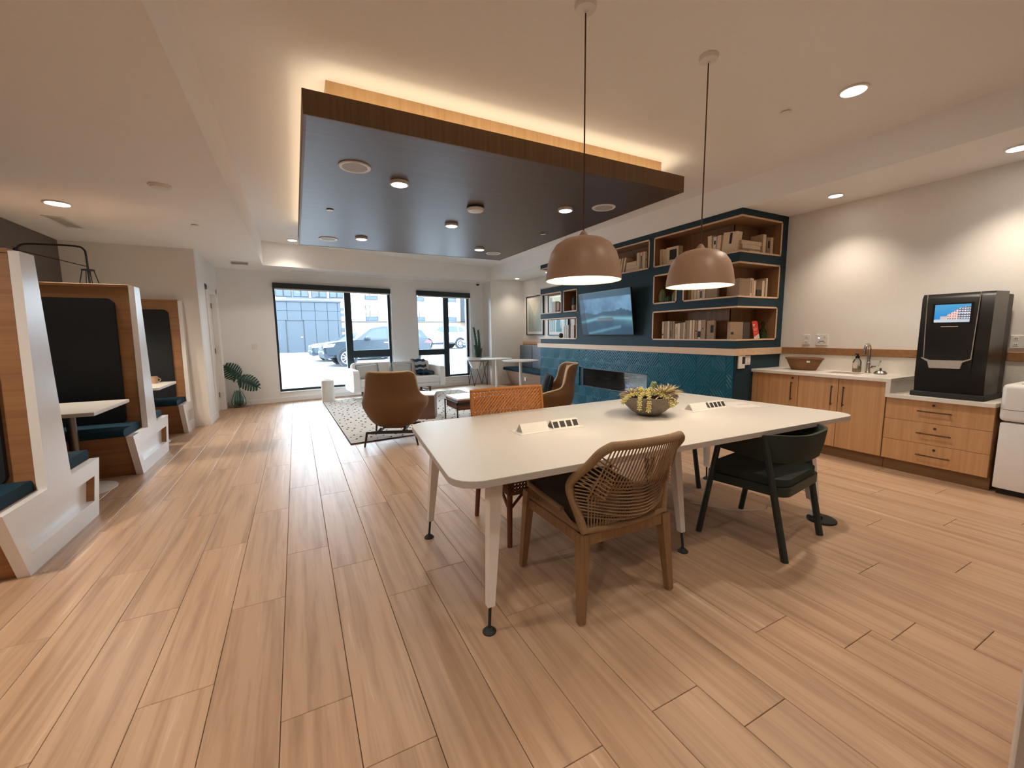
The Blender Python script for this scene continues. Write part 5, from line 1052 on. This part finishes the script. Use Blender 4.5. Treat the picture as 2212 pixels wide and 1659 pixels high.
# tall cactus in a wire stand
cp = thing('potted_cactus', 'tall spiny cactus in a white pot on a black wire stand by the narrow window', 'plant', (4.46, 10.70, 0))
build('pot', MB().lathe([(.10, .46), (.15, .47), (.235, .60), (.285, .70), (.325, .715), (.325, .785), (.30, .785), (.29, .74), (.002, .73)], 36), 'ceramic', parent=cp)
b = MB(); b.tube([(.30*math.cos(2*PI*i/32), .30*math.sin(2*PI*i/32), .69) for i in range(32)], .008, 6, True); build('stand_ring', b, 'black', parent=cp)
for k in range(4):
    a = PI/4+PI/2*k; b = MB(); f_ = Vector((.27*math.cos(a), .27*math.sin(a), .006))
    for d in (-.7, .7): b.tube([(.30*math.cos(a+d), .30*math.sin(a+d), .69), f_], .008, 6)
    build('stand_leg', b, 'black', parent=cp)
build('soil', MB().lathe([(.288, .735), (.002, .75)], 20), 'soil', parent=cp)
def cstem(pts, r, nm='stem'):
    b = MB(); pts = smoothpts([Vector(p) for p in pts], 6); rr = [r*(1-.45*(i/(len(pts)-1))**2) for i in range(len(pts))]; b.tube(pts, rr, 10)
    for i, p in enumerate(pts):
        for k in range(5):
            a = k*2*PI/5+i*.5; b.cone(p+Vector((math.cos(a)*rr[i]*.9, math.sin(a)*rr[i]*.9, 0)), p+Vector((math.cos(a)*(rr[i]+.028), math.sin(a)*(rr[i]+.028), .012)), .006, .0005, 4)
    build(nm, b, 'cactus', parent=cp)
cstem([(.0, 0, .74), (-.02, 0, .95), (-.05, 0, 1.2), (-.11, .0, 1.60)], .045); cstem([(.03, .0, .74), (.05, 0, 1.0), (.04, 0, 1.3), (.02, 0, 1.53)], .042); cstem([(-.03, -.03, .74), (-.06, -.03, .88), (-.10, -.03, 1.12)], .036); cstem([(.05, -.03, .74), (.07, -.04, .9), (.09, -.04, 1.02)], .034)
# bench and bistro tables in the alcove
bn = thing('banquette', 'grey-backed banquette with a navy seat along the alcove wall', 'bench', (5.5, 9.3, 0))
BY0, BY1 = 8.09, 10.44
b = MB(); b.prism([(5.33, 0), (5.16, .41), (5.84, .41), (5.84, 0)], BY0, BY1-.06, 'y'); P('base', b, 'bench', bn)
P('seat', MB().prism(rounded([(5.11, .415), (5.60, .415), (5.60, .50), (5.11, .50)], .035, 4), BY0, BY1, 'y'), 'navy', bn)
ys = [BY0, 8.84, 9.60, 10.30]
for i in range(3): P('back_cushion', MB().box(5.56, 5.70, ys[i]+.004, ys[i+1]-.004, .49, 1.105, .03, 3), 'greyf', bn)
P('back_board', MB().box(5.70, 5.82, BY0, 10.30, .41, 1.10), 'bench', bn)
def plate(y, z): 
    o = P('outlet_plate', MB().box(5.205-.0, 5.24, y-.035, y+.035, z-.05, z+.05, .003), 'plastic', bn)
plate(9.35, .25); plate(8.30, .25)
def bistro(x, y, z, r, l):
    t = thing('bistro_table', l, 'table', (x, y, 0), 0, 'bistro tables in the alcove'); build('top', MB().lathe([(r-.02, z-.022), (r, z-.012), (r, z-.002), (r-.006, z), (.001, z)], 48), 'white', parent=t); build('column', MB().cone((0, 0, .02), (0, 0, z-.02), .034, n=20), 'whitem', parent=t); build('foot', MB().lathe([(.25, 0), (.25, .008), (.06, .022), (.036, .04), (.001, .041)], 36), 'whitem', parent=t)
bistro(4.58, 9.73, .79, .41, 'round white bistro table nearer the window in the alcove'); bistro(4.72, 8.69, .79, .44, 'round white bistro table in front of the bench by the bookcase end')
# ------------------------------------------------------------------ booths
BX0, BX1 = -2.80, -1.511
def booth(yc, l, sides):
    t = thing('dining_booth', l, 'booth', (-2.15, yc, 0))
    ymin, ymax = (-.7 if -1 in sides else -.165), (.7 if 1 in sides else 0.0)
    def B(nm, mb, mat, **k):
        mb.bm.transform(Matrix.Translation((0, yc, 0))); return P(nm, mb, mat, t, **k)
    # timber back, slanting on both faces
    prof = [(-.150, .44), (-.078, 1.955), (.078, 1.955), (.150, .44)] if len(sides) > 1 else [(-.150, .44), (-.078, 1.955), (-.005, 1.955), (-.005, .44)]
    B('back_panel', MB().prism(prof, BX0, BX1-.055, 'x'), 'oakx')
    for s in sides:
        b = MB(); ang = math.atan2(.072, 1.515)*s
        b.M = Matrix.Translation((0, s*.150, .44)) @ Matrix.Rotation(ang, 4, 'X')
        b.prism(rounded([(BX0+.03, .06), (BX1-.17, .06), (BX1-.17, 1.395), (BX0+.03, 1.395)], .06, 6), s*-.005, s*.038, 'y'); B('back_pad', b, 'navyd')
        y0, y1 = sorted((s*.17, s*.655))
        b = MB(); b.M = None; b.prism(rounded([(s*.155, .442), (s*.66, .442), (s*.665, .515), (s*.155, .515)] if s > 0 else [(s*.665, .515), (s*.66, .442), (s*.155, .442), (s*.155, .515)], .03, 4), BX0, BX1-.065, 'x'); B('seat_cushion', b, 'navy')
        B('base', MB().prism([(0, 0), (s*.455, 0), (s*.625, .438), (0, .438)], BX0, BX1-.056, 'x'), 'oakx')
    # end panel with a sunk rectangle below the seats
    L = -.645 if -1 in sides else 0.0; Lb = -.475 if -1 in sides else 0.0; R = .65 if 1 in sides else -.005; Rb = .515 if 1 in sides else -.005
    top = [(-.165, .44), (-.085, 1.97), (.085, 1.97), (.165, .44)] if len(sides) > 1 else [(-.165, .44), (-.085, 1.97), (-.004, 1.97), (-.004, .44)]
    z0, z1 = .13, .318
    def xl(z): return Lb+(L-Lb)*z/.44
    def xr(z): return Rb+(R-Rb)*z/.44
    il = .10 if -1 in sides else .12; ir = .085 if 1 in sides else .05
    e = MB(); x0, x1 = BX1-.05, BX1
    e.prism(top, x0, x1, 'x'); e.prism([(xl(0), 0), (xr(0), 0), (xr(z0), z0), (xl(z0), z0)], x0, x1, 'x'); e.prism([(xl(z1), z1), (xr(z1), z1), (xr(.44), .4401), (xl(.44), .4401)], x0, x1, 'x')
    e.prism([(xl(z0), z0), (xl(z0)+il, z0), (xl(z1)+il, z1), (xl(z1), z1)], x0, x1, 'x'); e.prism([(xr(z0)-ir, z0), (xr(z0), z0), (xr(z1), z1), (xr(z1)-ir, z1)], x0, x1, 'x')
    B('end_panel', e, 'booth'); B('recess_back', MB().prism([(xl(0), 0), (xr(0), 0), (xr(.44), .44), (xl(.44), .44)], x0-.008, x0, 'x'), 'booth')
    if 1 in sides: B('recess_edge', MB().prism([(xr(z0)-ir-.002, z0), (xr(z0)-ir, z0), (xr(z1)-ir, z1), (xr(z1)-ir-.002, z1)], x0, x1-.004, 'x'), 'oakx')
    B('top_cap', MB().box(BX0, BX1-.05, -.086, .086 if len(sides) > 1 else -.004, 1.956, 1.985, .002), 'oakx')
booth(3.905, 'high-backed double booth seat nearest the viewer with a pale end panel', (-1, 1)); booth(6.02, 'middle high-backed double booth seat with a pale end panel', (-1, 1)); booth(8.128, 'single high-backed booth seat against the beige end wall', (-1,))
def booth_table(yc, l):
    t = thing('booth_table', l, 'table', (-2.0, yc, 0)); P('top', MB().box(-2.79, -1.575, yc-.425, yc+.43, .757, .79, .003), 'white', t)
    P('column', MB().cone((-1.88, yc, .02), (-1.88, yc, .757), .035, n=20), 'steel', t); P('column', MB().cone((-2.5, yc, .02), (-2.5, yc, .757), .035, n=20), 'steel', t)
    for x in (-1.88, -2.5): P('foot', MB().lathe([(.26, 0), (.26, .008), (.06, .02), (.037, .03), (.001, .031)], 36, c=(x, yc, 0)), 'whitem', t)
booth_table(5.19, 'white table between the near and middle booth seats'); booth_table(7.12, 'white table with a mug between the middle and far booth seats')
t = thing('mug', 'tan mug with a round handle on the far booth table', 'mug', (-1.775, 7.36, .79)); build('body', open_lathe([(.038, .001), (.042, .004), (.043, .095), (.040, .096), (.038, .008), (.001, .007)], 24), 'mugm', parent=t); build('handle', MB().tube([(.041+.03*math.sin(PI*i/8), 0, .018+.06*i/8) for i in range(9)], .006, 8), 'mugm', parent=t)
wl = thing('wall_lamp', 'black bent-pipe wall lamp reaching out above the far booth table', 'lamp', (-2.82, 7.08, 2.4))
P('pipe', MB().tube(smoothpts([Vector((-2.82, 7.08, 2.43)), Vector((-2.80, 7.08, 2.49)), Vector((-2.74, 7.08, 2.525)), Vector((-2.55, 7.08, 2.535)), Vector((-2.30, 7.08, 2.535)), Vector((-2.235, 7.08, 2.50)), Vector((-2.222, 7.08, 2.42)), Vector((-2.22, 7.08, 2.08))], 5), .011, 8), 'black', wl)
P('stay', MB().tube([(-2.815, 7.08, 2.45), (-2.224, 7.08, 2.30)], .005, 6), 'black', wl); P('disc', MB().lathe([(.062, 2.25), (.064, 2.256), (.06, 2.264), (.001, 2.266)], 24, c=(-2.222, 7.08, 0)), 'black', wl); P('wall_plate', MB().cone((-2.83, 7.08, 2.43), (-2.815, 7.08, 2.43), .045, n=20), 'black', wl)
b = MB()
for a in (0, PI/2, PI, 3*PI/2): b.tube([(-2.222+.055*math.cos(a), 7.08+.055*math.sin(a), 2.25), (-2.222+.12*math.cos(a), 7.08+.12*math.sin(a), 1.95)], .005, 6)
P('strut', b, 'black', wl); P('shade', open_lathe([(.12, 1.95), (.19, 1.80), (.188, 1.80), (.118, 1.945)], 32, c=(-2.222, 7.08, 0)), 'black', wl); P('lens', MB().lathe([(.10, 1.90), (.10, 1.905), (.001, 1.906)], 24, c=(-2.222, 7.08, 0)), 'bulb', wl); light('booth_lamp', 'SPOT', (-2.222, 7.08, 1.88), 14, (1.0, .82, .6), .1, None, (0, 0, 0), 150, .6)
# ------------------------------------------------------------------ outdoors: car park and buildings
def gz(y): return -.02+.0115*max(0, y-13)
b = MB(); b.grid(lambda u, v: (-45+110*u, 10.3+.175*(-45+110*u) if v == 0 else 11+60*v, gz(11+60*v) if v else -.04), 12, 10); b.grid(lambda u, v: (-45+110*u, 10.3+.175*(-45+110*u) if v == 0 else 11+60*v, -2+gz(11+60*v)), 12, 10)
pk = struct('ground', b, 'asphalt')
for (xa, ya), (xb, yb), wd in (((1.05, 18.6), (2.35, 12.0), .10), ((1.6, 18.4), (2.9, 14.4), .08), ((-6, 30.5), (1, 30.5), .10)):
    d = (Vector((xb, yb, 0))-Vector((xa, ya, 0))).normalized(); s_ = Vector((-d.y, d.x, 0))*wd/2
    b = MB(); q = [Vector((xa, ya, gz(ya)+.002)), Vector((xb, yb, gz(yb)+.002))]; b.faces([q[0]-s_, q[1]-s_, q[1]+s_, q[0]+s_, q[0]-s_+Vector((0,0,.01)), q[1]-s_+Vector((0,0,.01)), q[1]+s_+Vector((0,0,.01)), q[0]+s_+Vector((0,0,.01))], [(0,3,2,1), (4,5,6,7), (0,1,5,4), (1,2,6,5), (2,3,7,6), (3,0,4,7)])
    P('paving_joint', b, 'stripe', pk)
sv = thing('service_building', 'grey panel-clad service building with a plain door across the car park', 'building', (0, 36, .2))
P('core', MB().box(-6.0, 3.16, 34.06, 40, 0, 3.86), 'panelj', sv); P('coping', MB().box(-6.05, 3.22, 33.93, 40, 3.86, 3.98), 'panel', sv)
xs = [-5.98, -5.0, -4.05, -3.1, -2.2, -1.3, -.42, .50, 1.39, 2.22, 2.92, 3.15]
for i in range(len(xs)-1):
    for z0, z1 in ((.22, 2.54), (2.54, 3.23), (3.23, 3.86)):
        a, c = xs[i]+.014, xs[i+1]-.014
        if z0 < 1 and a < .58 and c > -.52:
            if a < -.53: P('panel', MB().box(a, -.56, 34.0, 34.06, z0, z1-.02), 'panel', sv)
            if c > .62 and a < .6: P('panel', MB().box(.62, c, 34.0, 34.06, z0, z1-.02), 'panel', sv)
            continue
        P('panel', MB().box(a, c, 34.0, 34.06, z0, z1-.022), 'panel', sv)
d_ = P('door', MB().box(-.50, .56, 34.01, 34.055, .23, 2.50), 'panel', sv); b = MB(); b.box(-.55, -.50, 33.985, 34.06, .22, 2.55).box(.56, .61, 33.985, 34.06, .22, 2.55).box(-.55, .61, 33.985, 34.06, 2.50, 2.55); P('door_frame', b, 'panelj', sv)
P('door_handle', MB().box(.36, .50, 33.95, 34.01, 1.28, 1.36, .01), 'silver', d_)
ap = thing('apartment_building', 'white apartment block with a tan brick base beyond the car park', 'building', (10, 55, .4))
P('wall', MB().box(-16, 44, 50.0, 60, 3.0, 15), 'stucco', ap); P('brick_base', MB().box(-16, 44, 50.05, 60, 0, 3.0), 'brick', ap); P('sill_band', MB().box(-16, 44, 49.94, 50.0, 2.93, 3.03), 'stripe', ap)
def bwin(x0, x1, z0, z1, y=50.0, split=.35):
    f = P('window_frame', MB().box(x0, x1, y-.06, y+.02, z0, z1), 'panelj', ap); m = x0+(x1-x0)*split
    for a, c in ((x0+.08, m-.05), (m+.05, x1-.08)): P('pane', MB().box(a, c, y-.075, y-.055, z0+.5 if z1-z0 > 1.4 else z0+.08, z1-.08), 'stucco' if z1-z0 > 1.4 else 'bglass', f)
    if z1-z0 > 1.4: P('lower_pane', MB().box(x0+.08, x1-.08, y-.075, y-.055, z0+.05, z0+.44), 'bglass', f)
for x0, x1 in ((7.22, 8.62), (13.05, 14.05), (16.6, 18.1), (22, 23.5)):
    bwin(x0, x1, 3.05, 4.76); bwin(x0, x1, 5.38, 7.1)
for x0 in (-1.6, .0, 1.75, 3.5):
    f = P('bay_window', MB().box(x0+.03, x0+1.55, 49.7, 50.02, 5.45, 7.0), 'panelj', ap)
    for a in (x0+.10, x0+.85): P('pane', MB().box(a, a+.62, 49.68, 49.705, 5.55, 6.9), 'bglass', f)
P('balcony_slab', MB().box(-.6, 3.7, 49.4, 50, 5.30, 5.43), 'bglass', ap)
for z in (1.0, 1.9, 3.5, 4.1): P('louvre', MB().box(4.3, 5.4, 49.95, 50.02, z, z+.35), 'bglass', ap)
P('bay', MB().box(18.6, 20.6, 49.0, 50, 3.0, 9), 'panelj', ap)
for z in (3.2, 5.5): P('bay_pane', MB().box(18.75, 20.45, 48.97, 49.0, z, z+1.8), 'bglass', ap)
def car(nm, l, loc, rz, paint, suv=True, L=4.8, Wd=1.94, H=1.76):
    t = thing(nm, l, 'car', loc, rz); k = L/4.8; h = H/1.76
    def s2(p): return [(x*k, z*h) for x, z in p]
    b = MB(); b.prism(s2([(.10, .42), (.02, .62), (.0, .80), (.10, .98), (.40, 1.06), (1.30, 1.15), (4.58, 1.20), (4.77, 1.08), (4.80, .62), (4.68, .40)]), -Wd/2, Wd/2, 'y')
    bmesh.ops.bevel(b.bm, geom=[e for e in b.bm.edges if abs(e.verts[0].co.y-e.verts[1].co.y) < 1e-4], offset=.09, segments=2, affect='EDGES'); build('body', b, paint, parent=t, smooth=45)
    gh = s2([(1.28, 1.13), (2.05, 1.66), (2.55, 1.75), (3.85, 1.73), (4.40, 1.56), (4.70, 1.17)]); n = len(gh)
    def hw(z): return Wd/2*(.93-.20*(z-1.13*h)/(.62*h))
    b = MB(); b.faces([(x, -hw(z), z) for x, z in gh]+[(x, hw(z), z) for x, z in gh], [tuple(range(n)), tuple(range(2*n-1, n-1, -1))]+[(i, i+n, (i+1) % n+n, (i+1) % n) for i in range(n)]); build('cabin', b, paint, parent=t, smooth=45)
    for s in (-1, 1):
        for q in (s2([(1.62, 1.20), (2.12, 1.585), (2.72, 1.655), (2.72, 1.20)]), s2([(2.80, 1.20), (2.80, 1.66), (3.70, 1.64), (3.74, 1.20)]), s2([(3.82, 1.20), (3.80, 1.62), (4.15, 1.56), (4.42, 1.24)])):
            m = len(q); b = MB(); b.faces([(x, s*(hw(z)+.004), z) for x, z in q]+[(x, s*(hw(z)-.02), z) for x, z in q], [tuple(range(m)), tuple(range(2*m-1, m-1, -1))]+[(i, i+m, (i+1) % m+m, (i+1) % m) for i in range(m)]); build('side_window', b, 'carglass', parent=t)
    (xa, za), (xb, zb) = s2([(1.40, 1.20), (2.02, 1.63)]); nv = Vector((-(zb-za), 0, xb-xa)).normalized()*.012
    b = MB(); q = [Vector((xa, -hw(za)+.08, za))+nv, Vector((xa, hw(za)-.08, za))+nv, Vector((xb, hw(zb)-.06, zb))+nv, Vector((xb, -hw(zb)+.06, zb))+nv]; b.faces(q+[p-nv*2 for p in q], [(0,1,2,3), (7,6,5,4), (0,4,5,1), (1,5,6,2), (2,6,7,3), (3,7,4,0)]); build('windscreen', b, 'carglass', parent=t)
    R = .385*h
    for x in (.95*k, 3.86*k):
        for s in (-1, 1):
            wh = build('wheel', MB().lathe([(R*.70, -.11), (R*.96, -.11), (R, -.07), (R, .07), (R*.96, .11), (R*.70, .11)], 28).bm and _wheel(R), 'tyre', parent=t); wh.location = (x, s*(Wd/2-.10), R); wh.rotation_euler = (PI/2, 0, 0)
            b = MB(); b.lathe([(R*.70, -.06), (R*.72, s*-.115), (R*.64, s*-.118), (R*.62, s*-.07), (.001, s*-.07)], 28)
            for m in range(10):
                a = m*PI/5; u = Vector((math.cos(a), math.sin(a), 0)); v = Vector((-u.y, u.x, 0)); z_ = s*-.112
                b.faces([u*.05-v*.022+Vector((0,0,z_)), u*.05+v*.022+Vector((0,0,z_)), u*(R*.66)+v*.016+Vector((0,0,z_)), u*(R*.66)-v*.016+Vector((0,0,z_)), u*.05-v*.022+Vector((0,0,z_*.6)), u*.05+v*.022+Vector((0,0,z_*.6)), u*(R*.66)+v*.016+Vector((0,0,z_*.6)), u*(R*.66)-v*.016+Vector((0,0,z_*.6))], [(0,1,2,3), (7,6,5,4), (0,4,5,1), (1,5,6,2), (2,6,7,3), (3,7,4,0)])
            b.cone((0, 0, s*-.06), (0, 0, s*-.122), .06, .05, 16); build('rim', b, 'alloy', parent=wh)
            b = MB(); b.tube([(x+(R+.05)*math.cos(a), s*(Wd/2-.005), R+(R+.05)*math.sin(a)) for a in [PI*i/14 for i in range(15)]], .05, 6, flat=.5); build('wheel_arch', b, 'clad', parent=t)
            b = MB(); b.cone((x, s*(Wd/2-.03), R), (x, s*(Wd/2+.004), R), R+.04, n=28); build('wheel_well', b, 'blackm', parent=t)
    b = MB(); b.prism(s2([(.06, .36), (.0, .52), (.0, .60), (.30, .56), (.45, .42)]), -Wd/2+.02, Wd/2-.02, 'y').box(1.5*k, 3.3*k, -Wd/2-.006, Wd/2+.006, .34*h, .47*h, .02).prism(s2([(4.5, .40), (4.66, .36), (4.82, .52), (4.82, .66), (4.6, .60)]), -Wd/2+.02, Wd/2-.02, 'y'); build('cladding', b, 'clad', parent=t)
    for s in (-1, 1):
        b = MB(); b.prism(s2([(.02, .84), (.06, .96), (.48, 1.0), (.40, .88)]), s*(Wd/2-.32), s*(Wd/2+.006), 'y'); build('head_lamp', b, 'lamp', parent=t)
        b = MB(); b.prism(s2([(4.45, .98), (4.55, 1.10), (4.80, 1.06), (4.82, .95)]), s*(Wd/2-.3), s*(Wd/2+.006), 'y'); build('tail_light', b, 'red_light', parent=t)
        b = MB(); b.box(1.72*k, 1.92*k, s*(Wd/2-.04), s*(Wd/2+.20), 1.14*h, 1.30*h, .04, 2); build('wing_mirror', b, paint, parent=t)
        for x in (2.55, 3.55): build('door_handle', MB().box(x*k, (x+.2)*k, s*(Wd/2-.01), s*(Wd/2+.03), 1.00*h, 1.04*h, .01), 'silver', parent=t)
    build('grille', MB().box(-.012, .06, -Wd*.28, Wd*.28, .72*h, .90*h, .01), 'blackm', parent=t); build('fog_lamp', MB().box(.0, .06, -Wd*.45, -Wd*.32, .56*h, .64*h, .01), 'lamp', parent=t); build('fog_lamp', MB().box(.0, .06, Wd*.32, Wd*.45, .56*h, .64*h, .01), 'lamp', parent=t)
    return t
def _wheel(R): return MB().lathe([(R*.70, -.11), (R*.96, -.11), (R, -.07), (R, .07), (R*.96, .11), (R*.70, .11)], 28)
car('suv', 'dark sport utility vehicle parked broadside outside the windows', (.95, 20.3, gz(20.3)), math.radians(4), 'carp')
car('car', 'grey hatchback parked behind the front of the dark sport utility vehicle', (.62, 23.9, gz(23.9)), math.radians(4), 'carg', L=4.3, Wd=1.8, H=1.48)
car('car', 'large white car parked far off, seen through the narrow right window', (8.2, 33.5, gz(33.5)), math.radians(8), 'carw', L=4.9, Wd=1.95, H=2.0)
car('car', 'white car parked beyond the bonnet of the dark sport utility vehicle', (3.9, 31.0, gz(31.0)), math.radians(10), 'carw', L=4.5, Wd=1.8, H=1.6)
car('car', 'grey car parked at the right behind the narrow window', (11.0, 27.5, gz(27.5)), math.radians(25), 'carg', L=4.5, Wd=1.8, H=1.5)
# daylight portals in the two openings
for x0, x1, z0, z1 in ((X1a, X1b, .215, 2.52), (X2a, X2b, .255, 2.53)):
    d = bpy.data.lights.new('window_portal', 'AREA'); d.shape = 'RECTANGLE'; d.size = (x1-x0)*NW; d.size_y = z1-z0; d.cycles.is_portal = True
    o = bpy.data.objects.new('window_portal', d); C.objects.link(o)
    o.matrix_world = Matrix.Translation(WM @ Vector(((U(x0)+U(x1))/2, .30, (z0+z1)/2))) @ Matrix.Rotation(math.atan(.175), 4, 'Z') @ Matrix.Rotation(-PI/2, 4, 'X')
